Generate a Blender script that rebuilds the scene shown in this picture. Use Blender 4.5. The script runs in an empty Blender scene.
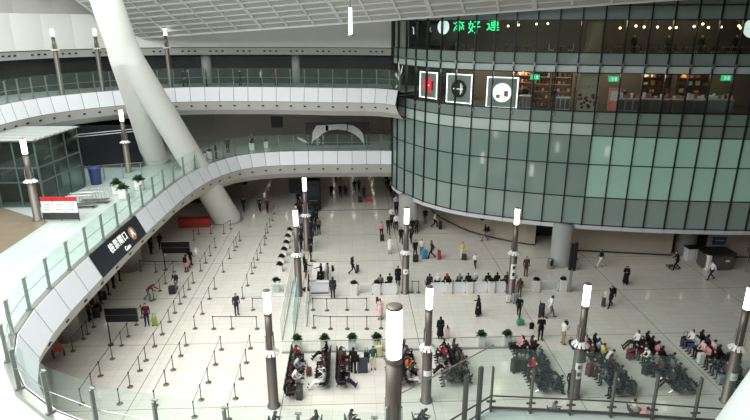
import bpy, bmesh, math, random
from mathutils import Vector, Matrix
random.seed(7)
R = math.radians
S = bpy.context.scene
COL = S.collection
# ------------------------------------------------------------------ camera model
F = 569.; PIT = R(18); YAW = R(2.44); H = 20.
def ray(px, py):
    x = (px-375)/F; y = -(py-210)/F
    c, s = math.cos(PIT), math.sin(PIT)
    d = (x, c+s*y, -s+c*y)
    cy, sy = math.cos(YAW), math.sin(YAW)
    return (d[0]*cy+d[1]*sy, -d[0]*sy+d[1]*cy, d[2])
def at(px, py, z=0.):
    r = ray(px, py); t = (z-H)/r[2]; return (r[0]*t, r[1]*t)
def atY(px, py, Y):
    r = ray(px, py); t = Y/r[1]; return Vector((r[0]*t, Y, H+r[2]*t))
cam = bpy.data.cameras.new('camera'); co = bpy.data.objects.new('camera', cam); COL.objects.link(co)
cam.sensor_fit = 'HORIZONTAL'; cam.sensor_width = 36; cam.lens = 36*F/750; cam.clip_end = 400
co.location = (0, 0, H); co.rotation_euler = (R(90)-PIT, 0, -YAW); S.camera = co
# ------------------------------------------------------------------ materials
def lin(c):
    return tuple(((v/255)/12.92 if v/255 <= .04045 else ((v/255+.055)/1.055)**2.4) for v in c)
MATS = {}
def mat(name, c, rough=.5, metal=0., emit=0., noise=.06, scale=6., ecol=None, coat=0., spec=.5):
    if name in MATS: return MATS[name]
    m = bpy.data.materials.new(name); m.use_nodes = True; MATS[name] = m
    nt = m.node_tree; b = nt.nodes['Principled BSDF']
    c = lin(c)
    b.inputs['Roughness'].default_value = rough; b.inputs['Metallic'].default_value = metal
    b.inputs['Coat Weight'].default_value = coat; b.inputs['Specular IOR Level'].default_value = spec
    if noise:
        tc = nt.nodes.new('ShaderNodeTexCoord'); n = nt.nodes.new('ShaderNodeTexNoise'); mr = nt.nodes.new('ShaderNodeMixRGB')
        n.inputs['Scale'].default_value = scale; n.inputs['Detail'].default_value = 3
        nt.links.new(tc.outputs['Object'], n.inputs['Vector']); nt.links.new(n.outputs['Fac'], mr.inputs['Fac'])
        mr.inputs[1].default_value = tuple(max(0, v*(1-noise)) for v in c)+(1,)
        mr.inputs[2].default_value = tuple(min(1, v*(1+noise)) for v in c)+(1,)
        nt.links.new(mr.outputs[0], b.inputs['Base Color'])
    else: b.inputs['Base Color'].default_value = c+(1,)
    if emit:
        b.inputs['Emission Color'].default_value = (lin(ecol) if ecol else c)+(1,); b.inputs['Emission Strength'].default_value = emit
    return m
def glass(name, tint, refl=.06, haze=.04, rough=.02, hz=(200, 225, 218)):
    if name in MATS: return MATS[name]
    m = bpy.data.materials.new(name); m.use_nodes = True; MATS[name] = m
    nt = m.node_tree; nt.nodes.remove(nt.nodes['Principled BSDF']); out = nt.nodes['Material Output']
    t = nt.nodes.new('ShaderNodeBsdfTransparent'); t.inputs[0].default_value = tuple(tint)+(1,)
    d = nt.nodes.new('ShaderNodeBsdfDiffuse'); d.inputs[0].default_value = lin(hz)+(1,)
    g = nt.nodes.new('ShaderNodeBsdfGlossy'); g.inputs['Roughness'].default_value = rough
    lw = nt.nodes.new('ShaderNodeLayerWeight'); lw.inputs['Blend'].default_value = .5
    pw = nt.nodes.new('ShaderNodeMath'); pw.operation = 'POWER'; pw.inputs[1].default_value = 5.
    ad = nt.nodes.new('ShaderNodeMath'); ad.operation = 'MULTIPLY_ADD'; ad.inputs[1].default_value = .6; ad.inputs[2].default_value = refl; ad.use_clamp = True
    nt.links.new(lw.outputs['Facing'], pw.inputs[0])
    m1 = nt.nodes.new('ShaderNodeMixShader'); m1.inputs[0].default_value = haze
    m2 = nt.nodes.new('ShaderNodeMixShader')
    nt.links.new(t.outputs[0], m1.inputs[1]); nt.links.new(d.outputs[0], m1.inputs[2])
    nt.links.new(pw.outputs[0], ad.inputs[0]); nt.links.new(ad.outputs[0], m2.inputs[0])
    nt.links.new(m1.outputs[0], m2.inputs[1]); nt.links.new(g.outputs[0], m2.inputs[2])
    nt.links.new(m2.outputs[0], out.inputs[0])
    return m
def tile_mat(name, c, c2, seam, w, h, big, rough=.22, bigseam=(120, 115, 105)):
    m = bpy.data.materials.new(name); m.use_nodes = True; MATS[name] = m
    nt = m.node_tree; b = nt.nodes['Principled BSDF']
    tc = nt.nodes.new('ShaderNodeTexCoord')
    br = nt.nodes.new('ShaderNodeTexBrick'); br.offset = 0; br.squash = 1
    br.inputs['Scale'].default_value = 1; br.inputs['Brick Width'].default_value = w; br.inputs['Row Height'].default_value = h
    br.inputs['Mortar Size'].default_value = .012; br.inputs['Mortar Smooth'].default_value = .3
    br.inputs['Color1'].default_value = lin(c)+(1,); br.inputs['Color2'].default_value = lin(c2)+(1,); br.inputs['Mortar'].default_value = lin(seam)+(1,)
    nt.links.new(tc.outputs['Object'], br.inputs['Vector'])
    src = br.outputs['Color']
    if big:
        mp = nt.nodes.new('ShaderNodeMapping'); mp.inputs['Location'].default_value = (big[2], big[3], 0)
        b2 = nt.nodes.new('ShaderNodeTexBrick'); b2.offset = 0
        b2.inputs['Scale'].default_value = 1; b2.inputs['Brick Width'].default_value = big[0]; b2.inputs['Row Height'].default_value = big[1]
        b2.inputs['Mortar Size'].default_value = .022; b2.inputs['Mortar Smooth'].default_value = .1
        nt.links.new(tc.outputs['Object'], mp.inputs[0]); nt.links.new(mp.outputs[0], b2.inputs['Vector'])
        mx = nt.nodes.new('ShaderNodeMixRGB'); nt.links.new(b2.outputs['Fac'], mx.inputs[0])
        nt.links.new(src, mx.inputs[1]); mx.inputs[2].default_value = lin(bigseam)+(1,); src = mx.outputs[0]
    n = nt.nodes.new('ShaderNodeTexNoise'); n.inputs['Scale'].default_value = .35; n.inputs['Detail'].default_value = 5
    nt.links.new(tc.outputs['Object'], n.inputs['Vector'])
    mm = nt.nodes.new('ShaderNodeMixRGB'); mm.blend_type = 'MULTIPLY'; mm.inputs[0].default_value = .10
    nt.links.new(src, mm.inputs[1]); nt.links.new(n.outputs['Color'], mm.inputs[2])
    nt.links.new(mm.outputs[0], b.inputs['Base Color']); b.inputs['Roughness'].default_value = rough
    return m
M_FLOOR = tile_mat('hall_floor_tile', (226, 221, 211), (219, 214, 204), (196, 190, 180), 1.2, .6, (8.35, 6.7, 4.02, 0.05), rough=.13)
M_DECK = tile_mat('gallery_floor_tile', (186, 197, 192), (180, 191, 186), (150, 158, 154), 1.5, 1.5, None)
M_BEIGE = tile_mat('beige_floor_tile', (138, 126, 108), (130, 119, 102), (116, 106, 92), 1.2, 1.2, None)
M_WHITE = mat('white_metal_panel', (226, 229, 233), .35, noise=.02)
M_SOFF = mat('grey_soffit_panel', (205, 203, 198), .5, noise=.02)
M_SEAM = mat('dark_joint', (52, 54, 56), .6)
M_CREAM = mat('white_plaster', (232, 231, 226), .5, noise=.02)
M_DARK = mat('dark_cladding', (58, 58, 58), .4)
M_BROWN = mat('brown_cladding', (62, 55, 51), .45)
M_GREYW = mat('grey_wall_panel', (150, 150, 146), .5)
M_BEIW = mat('beige_wall_panel', (178, 168, 154), .35, noise=.05, scale=1.5)
M_STEEL = mat('brushed_steel', (168, 166, 160), .32, .75)
M_POLE = mat('pole_metal', (114, 106, 98), .42, .45)
M_POSTG = mat('grey_post_metal', (128, 132, 127), .4, .4)
M_RAILD = mat('dark_rail_steel', (104, 102, 98), .35, .6)
M_CHROME = mat('chrome', (205, 205, 203), .18, .9)
M_MULL = mat('mullion_metal', (36, 42, 43), .4, .3)
M_BLACK = mat('matte_black', (22, 22, 24), .5)
M_BLKSEAT = mat('black_seat_leather', (30, 31, 33), .42)
M_LAMP = mat('lamp_tube_glow', (255, 252, 244), .3, emit=5.5, noise=0)
M_PAPER = mat('white_paper', (240, 240, 238), .6, noise=.01)
M_RED = mat('red_print', (200, 40, 46), .5)
M_COL = mat('white_column_paint', (233, 233, 229), .45, noise=.02, scale=1)
M_CCOL = mat('concrete_column', (168, 168, 164), .4, noise=.04, scale=2)
G_BAL = glass('balustrade_glass', (.86, .945, .92), .03, .05, hz=(205, 232, 222))
G_CLR = glass('shop_glass', (.78, .85, .83), .035, .012)
G_SHIELD = glass('partition_glass', (.90, .945, .93), .03, .03)
G_DARK = glass('dark_tinted_glass', (.42, .52, .50), .07, .04, hz=(110, 140, 135))
G_CYAN = mat('cyan_edge', (176,222,222), .3, noise=.02)
def frosted(name, c, emit, rough=.07):
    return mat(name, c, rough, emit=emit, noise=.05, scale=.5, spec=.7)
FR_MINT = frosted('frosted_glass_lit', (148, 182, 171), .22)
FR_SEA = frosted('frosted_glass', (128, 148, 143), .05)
FR_LOW = frosted('frosted_glass_low', (144, 161, 157), .05)  # bottom-row panes paler: reflection put into the colour
FR_SPAN = frosted('spandrel_glass', (130, 144, 140), .04)
FR_PALE = frosted('pale_spandrel_glass', (180, 196, 191), .06)
# ------------------------------------------------------------------ mesh builder
class MB:
    def __init__(s): s.v = []; s.f = []; s.m = []
    def add(s, vs, fs, m=0):
        o = len(s.v); s.v += [tuple(v) for v in vs]
        for f in fs: s.f.append(tuple(o+i for i in f)); s.m.append(m)
        return s
    def box(s, c, d, rz=0., m=0, rx=0., ry=0.):
        x, y, z = d[0]/2, d[1]/2, d[2]/2
        M = Matrix.Translation(c) @ Matrix.Rotation(rz, 4, 'Z') @ Matrix.Rotation(ry, 4, 'Y') @ Matrix.Rotation(rx, 4, 'X')
        vs = [M @ Vector(p) for p in ((-x,-y,-z),(x,-y,-z),(x,y,-z),(-x,y,-z),(-x,-y,z),(x,-y,z),(x,y,z),(-x,y,z))]
        return s.add(vs, [(0,3,2,1),(4,5,6,7),(0,1,5,4),(1,2,6,5),(2,3,7,6),(3,0,4,7)], m)
    def rbox(s, c, d, r, rz=0., m=0, n=3):
        # box with rounded vertical edges, slightly chamfered caps
        x, y, z = d[0]/2-r, d[1]/2-r, d[2]/2
        pts = []
        for (sx, sy, a0) in ((1,1,0),(-1,1,90),(-1,-1,180),(1,-1,270)):
            for k in range(n+1):
                a = R(a0+90*k/n); pts.append((sx*x+r*math.cos(a), sy*y+r*math.sin(a)))
        M = Matrix.Translation(c) @ Matrix.Rotation(rz, 4, 'Z'); N = len(pts); vs = []
        ch = min(r*.5, d[2]*.2)
        for (zz, k) in ((-z, .9), (-z+ch, 1), (z-ch, 1), (z, .9)):
            for p in pts: vs.append(M @ Vector((p[0]*k, p[1]*k, zz)))
        fs = [tuple(range(N-1, -1, -1)), tuple(range(3*N, 4*N))]
        for q in range(3):
            for i in range(N): j = (i+1) % N; fs.append((q*N+i, q*N+j, (q+1)*N+j, (q+1)*N+i))
        return s.add(vs, fs, m)
    def tube(s, pts, rs, n=8, m=0, caps=True):
        pts = [Vector(p) for p in pts]
        if not hasattr(rs, '__len__'): rs = [rs]*len(pts)
        vs = []; prev = None
        for i, p in enumerate(pts):
            t = (pts[min(i+1, len(pts)-1)]-pts[max(i-1, 0)]).normalized()
            a = prev if prev is not None else (Vector((0,0,1)) if abs(t.z) < .9 else Vector((1,0,0)))
            u = (a-t*a.dot(t)).normalized(); w = t.cross(u); prev = u
            for k in range(n):
                q = 2*math.pi*k/n; vs.append(p+(u*math.cos(q)+w*math.sin(q))*rs[i])
        fs = []
        for i in range(len(pts)-1):
            for k in range(n): l = (k+1) % n; fs.append((i*n+k, i*n+l, (i+1)*n+l, (i+1)*n+k))
        if caps: fs += [tuple(range(n-1, -1, -1)), tuple(range((len(pts)-1)*n, len(pts)*n))]
        return s.add(vs, fs, m)
    def lathe(s, prof, c=(0,0,0), n=16, m=0):
        vs = []; fs = []
        for (r, z) in prof:
            for k in range(n):
                a = 2*math.pi*k/n; vs.append((c[0]+r*math.cos(a), c[1]+r*math.sin(a), c[2]+z))
        for i in range(len(prof)-1):
            for k in range(n): l = (k+1) % n; fs.append((i*n+k, i*n+l, (i+1)*n+l, (i+1)*n+k))
        fs += [tuple(range(n-1, -1, -1)), tuple(range((len(prof)-1)*n, len(prof)*n))]
        return s.add(vs, fs, m)
    def ball(s, c, r, nu=12, nv=8, m=0, M=None):
        if not hasattr(r, '__len__'): r = (r, r, r)
        vs = []; fs = []; c = Vector(c)
        for i in range(nv+1):
            th = math.pi*i/nv
            for k in range(nu):
                a = 2*math.pi*k/nu; p = Vector((r[0]*math.sin(th)*math.cos(a), r[1]*math.sin(th)*math.sin(a), r[2]*math.cos(th)))
                vs.append(c+(M @ p if M else p))
        for i in range(nv):
            for k in range(nu): l = (k+1) % nu; fs.append((i*nu+k, (i+1)*nu+k, (i+1)*nu+l, i*nu+l))
        return s.add(vs, fs, m)
    def prism(s, pts, z0, z1, m=0):
        n = len(pts); vs = [(p[0], p[1], z0) for p in pts]+[(p[0], p[1], z1) for p in pts]
        fs = [tuple(range(n-1, -1, -1)), tuple(range(n, 2*n))]+[(i, (i+1) % n, n+(i+1) % n, n+i) for i in range(n)]
        return s.add(vs, fs, m)
    def strip(s, A, B, m=0):
        n = len(A); return s.add(list(A)+list(B), [(i, i+1, n+i+1, n+i) for i in range(n-1)], m)
    def mesh(s, name, mats, smooth=False):
        me = bpy.data.meshes.new(name); me.from_pydata(s.v, [], s.f)
        for mm in (mats if isinstance(mats, (list, tuple)) else [mats]): me.materials.append(mm)
        me.polygons.foreach_set('material_index', s.m)
        if smooth: me.polygons.foreach_set('use_smooth', [True]*len(s.f))
        me.validate(); me.update(); return me
    def build(s, name, mats, parent=None, loc=None, rz=0., smooth=False):
        return ob(name, s.mesh(name, mats, smooth), parent, loc, rz)
def ob(name, data, parent=None, loc=None, rz=0.):
    o = bpy.data.objects.new(name, data); COL.objects.link(o)
    if parent: o.parent = parent
    if loc is not None: o.location = loc
    if rz: o.rotation_euler.z = rz
    return o
def tag(o, label, cat, group=None):
    o['label'] = label; o['category'] = cat
    if group: o['group'] = group
    return o
def struct(o, label=None):
    o['kind'] = 'structure'
    if label: o['label'] = label
    return o
def thing(name, label, cat, loc=(0,0,0), rz=0., group=None):
    return tag(ob(name, None, None, loc, rz), label, cat, group)
def copy_tree(o, parent=None):
    c = o.copy(); COL.objects.link(c)
    if parent: c.parent = parent
    for ch in o.children: copy_tree(ch, c)
    return c
def place(proto, loc, rz, label, group=None, used=set()):
    o = proto if proto.name not in used else copy_tree(proto)
    used.add(proto.name); o.location = loc; o.rotation_euler.z = rz; o['label'] = label
    if group: o['group'] = group
    return o
ORD = ['first','second','third','fourth','fifth','sixth','seventh','eighth','ninth','tenth','eleventh','twelfth','thirteenth','fourteenth','fifteenth','sixteenth','seventeenth','eighteenth','nineteenth','twentieth'] + ['twenty-'+w for w in 'first second third fourth fifth sixth seventh eighth ninth'.split()] + ['thirtieth'] + ['thirty-'+w for w in 'first second third fourth fifth sixth seventh eighth ninth'.split()]
def V2(p): return Vector((p[0], p[1]))
def smooth_path(P, step):
    P = [V2(p) for p in P]; out = []
    for i in range(len(P)-1):
        a, b, c, d = P[max(i-1,0)], P[i], P[i+1], P[min(i+2,len(P)-1)]
        for k in range(12):
            t = k/12; out.append(.5*((2*b)+(c-a)*t+(2*a-5*b+4*c-d)*t*t+(3*b-a-3*c+d)*t**3))
    out.append(P[-1])
    L = [0]
    for i in range(1, len(out)): L.append(L[-1]+(out[i]-out[i-1]).length)
    n = max(1, round(L[-1]/step)); res = []; j = 0
    for k in range(n+1):
        s = L[-1]*k/n
        while j < len(L)-2 and L[j+1] < s: j += 1
        t = (s-L[j])/max(1e-9, L[j+1]-L[j]); res.append(out[j].lerp(out[j+1], t))
    return res
def varied(P, f):
    out = [P[0]]; acc = 0
    for i in range(1, len(P)):
        acc += (P[i]-P[i-1]).length
        if acc >= f(P[i]) or i == len(P)-1: out.append(P[i]); acc = 0
    return out
def normals(P, side=1):
    N = []
    for i in range(len(P)):
        t = (P[min(i+1,len(P)-1)]-P[max(i-1,0)]).normalized(); N.append(Vector((t.y, -t.x))*side)
    return N
def off(P, N, d, z): return [(p.x+n.x*d, p.y+n.y*d, z) for p, n in zip(P, N)]
def text_mesh(body, size, depth=.01):
    c = bpy.data.curves.new('text', 'FONT'); c.body = body; c.size = size; c.extrude = depth; c.align_x = 'CENTER'; c.align_y = 'CENTER'
    o = bpy.data.objects.new('text', c); COL.objects.link(o)
    dg = bpy.context.evaluated_depsgraph_get(); me = bpy.data.meshes.new_from_object(o.evaluated_get(dg))
    bpy.data.objects.remove(o); bpy.data.curves.remove(c); return me
def put_text(name, body, size, m, parent, M):
    me = text_mesh(body, size); me.materials.clear(); me.materials.append(m)
    o = ob(name, me, parent); o.matrix_local = M; return o
def face_matrix(c, out, up=Vector((0,0,1))):
    """local x to the reader's right, y up, z towards the reader"""
    z = Vector(out).normalized(); x = Vector(up).cross(z).normalized(); y = z.cross(x)
    return Matrix(((x.x,y.x,z.x,c[0]),(x.y,y.y,z.y,c[1]),(x.z,y.z,z.z,c[2]),(0,0,0,1)))
# ================================================================== SHELL
M_DIMW = mat('dim_wall_panel', (98,98,95), .6); M_DIMC = mat('dim_ceiling_panel', (112,112,109), .6)  # dark greys, so these unseen surfaces bounce less light into the hall
fl = MB(); fl.box((0, 45, -.25), (110, 150, .5)); struct(fl.build('floor', M_FLOOR))
def wall(name, c, d, m, rz=0.): return struct(MB().box(c, d, rz).build(name, m))
wall('wall_back', (0, 104, 14), (110, .5, 28), M_BROWN)
wall('wall_left', (-50, 45, 14), (.5, 140, 28), M_GREYW)
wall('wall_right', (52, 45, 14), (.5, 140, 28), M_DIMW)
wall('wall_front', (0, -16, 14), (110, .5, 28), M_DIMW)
wall('wall_corridor_left', (-13.2, 88, 2.4), (.4, 30, 4.8), M_BROWN, R(-3))
# ---------------------------------------------------------------- galleries
def gallery(name, label, path, z, fas, sof, depth, step, under, deckm, lean=.6, lights=True, lstep=1):
    P = smooth_path(path, step) if not callable(step) else varied(smooth_path(path, .05), step); N = normals(P, 1)     # N points away from the void
    root = thing(name, label, 'balcony', (P[0].x, P[0].y, 0)); inv = Matrix.Translation((-P[0].x, -P[0].y, 0))
    def mk(mb, nm, m, smooth=False):
        mb.v = [tuple(inv @ Vector(v)) for v in mb.v]; return mb.build(nm, m, root, smooth=smooth)
    zt = z+.22
    b = MB(); b.strip(off(P,N,0,zt), off(P,N,.35,zt)); b.strip(off(P,N,.35,zt), off(P,N,.35,z)); mk(b, 'kerb', M_STEEL)
    for i in range(len(P)-1):
        q, n = [P[i], P[i+1]], [N[i], N[i+1]]
        d = (q[1]-q[0]).normalized()*.02; q = [q[0]+d, q[1]-d]
        b = MB(); b.strip(off(q,n,-.03,zt), off(q,n,-.03-lean,z-fas)); b.strip(off(q,n,-.03,zt), off(q,n,.05,zt)); b.strip(off(q,n,-.03-lean,z-fas), off(q,n,.05-lean,z-fas))
        mk(b, 'fascia_panel', M_WHITE)
    b = MB(); b.strip(off(P,N,.03,zt), off(P,N,.03-lean,z-fas)); mk(b, 'joint_backing', M_SEAM)
    b = MB(); b.strip(off(P,N,.0-lean,z-fas-.02), off(P,N,.3*sof-lean,z-fas-sof*.62)); b.strip(off(P,N,.3*sof-lean,z-fas-sof*.62), off(P,N,.75*sof-lean,z-fas-sof)); b.strip(off(P,N,.75*sof-lean,z-fas-sof), off(P,N,1.4*sof+.5,z-fas-sof))
    mk(b, 'soffit', M_SOFF, True)
    b = MB(); b.strip(off(P,N,.0-lean,z-fas), off(P,N,.0-lean,z-fas-.04)); mk(b, 'shadow_gap', M_SEAM)
    b = MB(); b.strip(off(P,N,1.4*sof+.5,z-fas-sof), off(P,N,depth,z-fas-sof)); mk(b, 'ceiling_panel', under)
    b = MB(); b.strip(off(P,N,.3,z), off(P,N,depth,z)); b.strip(off(P,N,.3,z-.3), off(P,N,depth,z-.3)); mk(b, 'deck', deckm)
    if lights:
        proto = None
        for i in range(1, len(P)-1, lstep):
            c = P[i]+N[i]*(.15*sof-lean); zz = z-fas-sof*.31
            o = ob('downlight', MBL, root) if MBL else None
            o.location = (c.x-P[0].x-N[i].x*.04, c.y-P[0].y-N[i].y*.04, zz-.02); o.rotation_euler.z = math.atan2(N[i].y, N[i].x)
    return root, P, N
_dl = MB(); _dl.box((0,0,0), (.06,.22,.13), ry=R(-34)); MBL = _dl.mesh('downlight', M_BLACK)
def balustrade(label, P, N, z, h, inset=.18, rod=.5, skip=()):
    root = thing('glass_balustrade', label, 'railing', (P[0].x, P[0].y, z)); o0 = Vector((P[0].x, P[0].y))
    w, n0 = len(P), 0
    pm = MB(); pm.box((0,0,h*.46), (.14,.07,h*.92)); pm.box((-.06,0,h*.93), (.1,.2,.035)); pm.box((-.02,0,h*.90), (.05,.05,.12)); pm.box((.0,0,rod*h), (.05,.22,.03)); pm.box((0,0,.03), (.3,.14,.06))
    pme = pm.mesh('post', M_POSTG)
    for i in range(w):
        c = P[i]+N[i]*inset-o0
        if i not in skip:
            o = ob('post', pme, root, (c.x, c.y, .0), math.atan2(N[i].y, N[i].x))
        if i < w-1:
            a = P[i]+N[i]*(inset-.13)-o0; b = P[i+1]+N[i+1]*(inset-.13)-o0; d = (b-a).normalized()*.012
            a, b = a+d, b-d; nn = N[i]*.018
            m = MB(); m.add([(a.x,a.y,.16),(b.x,b.y,.16),(b.x,b.y,h),(a.x,a.y,h)], [(0,1,2,3)])
            m.build('pane', G_BAL, root)
    pts = [(P[i].x+N[i].x*(inset-.02)-o0.x, P[i].y+N[i].y*(inset-.02)-o0.y, h*rod) for i in range(w)]
    MB().tube(pts, .017, 6).build('rail', M_STEEL, root)
    return root
L1 = [(4.8,60.6),(2.8,60.9),(0,60.9),(-4.8,61),(-8.8,60.6),(-11.7,59.2),(-13.4,56.6),(-14.5,53.7),(-15.2,49.4),(-15.5,43),(-15.6,38),(-15.6,31.5),(-15.5,27),(-15.2,24.5),(-14.3,21.7),(-12.5,18.9),(-9.6,16.7),(-6,15.4),(-1,14.5),(1.0,14.3)]
L1 = [(x*.983,y*.983) if i < 14 else (x,y) for i,(x,y) in enumerate(L1)]
g1, P1, N1 = gallery('gallery_balcony', 'white curved lower balcony around the hall carrying the black gate sign', L1, 7.0, 1.12, 1.7, 19, lambda p: 1.5 if p.y > 52 else 2.25, M_BROWN, M_DECK)
balustrade('pale green glass balustrade with steel posts along the lower curved balcony', P1, N1, 7.226, 1.78)
L1R = [(1.6,14.5),(4.8,16.9)]
L1S = [(4.8,16.9),(9,16.4),(13.5,15.7),(20,14.9),(28,14)]
# near deck to the right
PS = smooth_path(L1S, 1.38); NS = normals(PS, 1)
dk = MB(); dk.prism([(1.6,14.5),(4.8,16.9)]+[tuple(p) for p in PS[1:]]+[(28,2),(1.6,2)], 6.6, 7.0); struct(dk.build('floor_gallery_near', M_DECK))
rt = thing('glass_balustrade', 'straight glass railing with wide steel rails at the near edge of the landing', 'railing', (4.8,16.9,7))
o0 = V2((4.8,16.9))
pm = MB(); pm.box((0,0,.9), (.06,.13,1.8)); pm.box((0,-.03,.42), (.32,.06,.05)); pme = pm.mesh('post', M_RAILD)
for i, p in enumerate(PS):
    q = p-o0; ob('post', pme, rt, (q.x, q.y-.12, 0), 0)
for hh, rr in ((.62,.028),(.14,.028)):
    pts = [(p.x-4.8, p.y-17.0, hh) for p in PS]; MB().tube(pts, rr, 8).build('rail', M_RAILD, rt)
for i in range(len(PS)-1):
    a, b = PS[i]-o0, PS[i+1]-o0; MB().add([(a.x,a.y+.04,.06),(b.x,b.y+.04,.06),(b.x,b.y+.04,2.45),(a.x,a.y+.04,2.45)], [(0,1,2,3)]).build('pane', G_BAL, rt)
kb = MB(); kb.tube([(p.x-4.8, p.y-16.9+.02, .05) for p in PS], .06, 4); kb.build('kerb', M_RAILD, rt)
rt2 = thing('glass_balustrade', 'slanting glass screen with two wide grey posts at the corner of the landing', 'railing', (1.6,14.5,7))
dv = V2((4.8-1.6,16.9-14.5)); 
MB().add([(-.4,-.3,.1),(dv.x,dv.y,.1),(dv.x,dv.y,2.6),(-.4,-.3,2.6)], [(0,1,2,3)]).build('pane', G_BAL, rt2)
MB().tube([(-.4,-.3,2.6),(dv.x,dv.y,2.6)], .02, 6).build('pane_edge', M_STEEL, rt2)
for t in (.62, .80): MB().box((dv.x*t+.1, dv.y*t-.08, .95+.12*t), (.16,.1,2.1), R(37)).build('post', M_RAILD, rt2)
for hh in (.62,.14): MB().tube([(-.4,-.4,hh),(dv.x,dv.y-.1,hh)], .03, 8).build('rail', M_RAILD, rt2)
# middle balcony
L2 = [(4.6,55.6),(2.6,57.6),(-2,58.3),(-6.1,59.1),(-11,59.6),(-16.3,59.5),(-19.5,58.4),(-22.4,56.8),(-25.0,54.2),(-26.9,50.8),(-27.6,46.5),(-27.4,41),(-27,36)]
L2 = [(x*.98,y*.98) for x,y in L2]
g2, P2, N2 = gallery('gallery_balcony', 'white middle balcony above the lower gallery behind the slanted column', L2, 13.9, 1.15, 1.45, 14, 1.45, M_GREYW, M_DECK, lean=.3)
balustrade('green tinted glass balustrade along the middle balcony under the dark shopfronts', P2, N2, 14.126, 1.85)
# top gallery
L3 = [(6,60),(1,61.5),(-5,62.6),(-12,63.2),(-18,62.8),(-23.5,61),(-27.6,57.6),(-30.2,53),(-31.2,47),(-31,40)]
P3 = smooth_path(L3, 2.9); N3 = normals(P3, 1)
g3 = thing('gallery_balcony', 'plain white top gallery slab under the perforated roof', 'balcony', (0,0,0))
b = MB(); b.strip(off(P3,N3,0,21.0), off(P3,N3,0,17.75)); b.strip(off(P3,N3,0,21.0), off(P3,N3,4.4,21.0)); b.build('fascia_panel', M_CREAM, g3, smooth=False)
b = MB(); b.strip(off(P3,N3,.02,17.75), off(P3,N3,.5,17.0)); b.strip(off(P3,N3,.5,17.0), off(P3,N3,14,17.0)); b.build('soffit', M_SOFF, g3)
b = MB(); b.strip(off(P3,N3,-.02,17.79), off(P3,N3,-.02,17.72)); b.build('shadow_gap', M_SEAM, g3)
for i in range(1, len(P3)-1):
    for k in (0,1,2):
        c = P3[i]+N3[i]*.2+(P3[i+1]-P3[i])*(.22*k); ob('downlight', MBL, g3, (c.x, c.y, 17.38), math.atan2(N3[i].y, N3[i].x))
wt = MB(); wt.strip(off(P3,N3,4.5,21.0), off(P3,N3,4.5,27.8)); struct(wt.build('wall_top_gallery', M_CREAM))
# shop walls behind galleries
w2 = MB(); w2.strip(off(P2,N2,6.5,13.9), off(P2,N2,6.5,17.2)); struct(w2.build('wall_shops_middle', mat('dark_shopfront', (46,50,49), .25)))
w1 = MB(); w1.strip(off(P1[:13],N1[:13],11,7), off(P1[:13],N1[:13],11,12)); struct(w1.build('wall_shops_lower', mat('lower_gallery_wall', (160,156,150), .35)))
for px in (208, 297):
    v = atY(px, 80, 64.8); struct(MB().lathe([(.55,0),(.55,3.1)], (0,0,0), 20).build('pillar', M_CCOL, None, (v.x, 64.8, 13.9), smooth=True))
M_SPARK = mat('warm_spot_glow', (255,226,180), .3, emit=6, noise=0)
for i,(px,py) in enumerate(((191,60),(258,62),(266,62),(281,60),(304,61),(327,67),(336,65),(345,66),(50,60),(20,58),(235,63),(317,70))):
    v = atY(px, py, 66.2); t = thing('wall_light', f'small warm wall light, {ORD[i]} scattered in the dark middle shopfronts', 'light', tuple(v), 0, 'small lights in the middle shopfronts'); t['label'] = 'small warm light glowing in the dark shopfronts of the middle balcony'
    MB().ball((0,0,0),.11,10,6).build('bulb', M_SPARK, t); MB().lathe([(.12,-.2),(.12,-.1)], n=10).build('mount', M_BLACK, t)
bf = MB(); bf.prism([at(0,207,7),at(48,222,7),at(0,254,7),at(-60,300,7),at(-160,260,7),at(-60,207,7)][::-1], 7.0, 7.012); struct(bf.build('floor_beige', M_BEIGE))
# unseen ceiling added to block sky light, except over the near half
OX0, OX1, OY0, OY1 = -42, 2, -4, 48
for nm_, c_, d_ in (('ceiling_blocker_far',(4,(OY1+105)/2,28.2),(110,105-OY1,.4)),('ceiling_blocker_near',(4,(OY0-20)/2,28.2),(110,OY0+20,.4)),('ceiling_blocker_west',((OX0-50)/2,(OY0+OY1)/2,28.2),(OX0+50,OY1-OY0,.4)),('ceiling_blocker_east',((OX1+56)/2,(OY0+OY1)/2,28.2),(56-OX1,OY1-OY0,.4))): wall(nm_, c_, d_, M_DIMC)
# ================================================================== GLASS DRUM (curved shop building)
FAC = [(6.3,66),(4.9,63),(4.35,60),(4.55,57.8),(5.3,55.8),(6.2,54.0),(7.0,52.6),(8.1,51.3),(9.2,50.2),(10.4,49.3),(11.9,48.5),(13.3,47.8),(14.8,47.1),(16.3,46.5),(17.9,46.0),(19.4,45.5),(21.1,45.1),(22.8,44.7),(24.3,44.4),(25.9,44.1),(27.6,43.9),(29.2,43.7),(30.9,43.5),(32.4,43.4),(36,43.3),(41,43.4)]
_fp = smooth_path(FAC, .02); PF = [_fp[0]]+_fp[50::83]; NF = normals(PF, 1)       # NF points out of the building (towards the hall)
PF = list(PF)
ROWS = [(3.72,6.12),(6.18,8.95),(9.01,11.35),(11.41,12.35),(12.41,13.3),(13.36,16.35),(16.41,16.95),(17.01,17.9),(17.96,20.35),(20.41,21.4),(21.46,22.6)]
RM = [FR_LOW, FR_SEA, FR_SEA, FR_PALE, FR_SPAN, G_CLR, FR_PALE, FR_SPAN, G_CLR, FR_SPAN, FR_SPAN]
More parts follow.
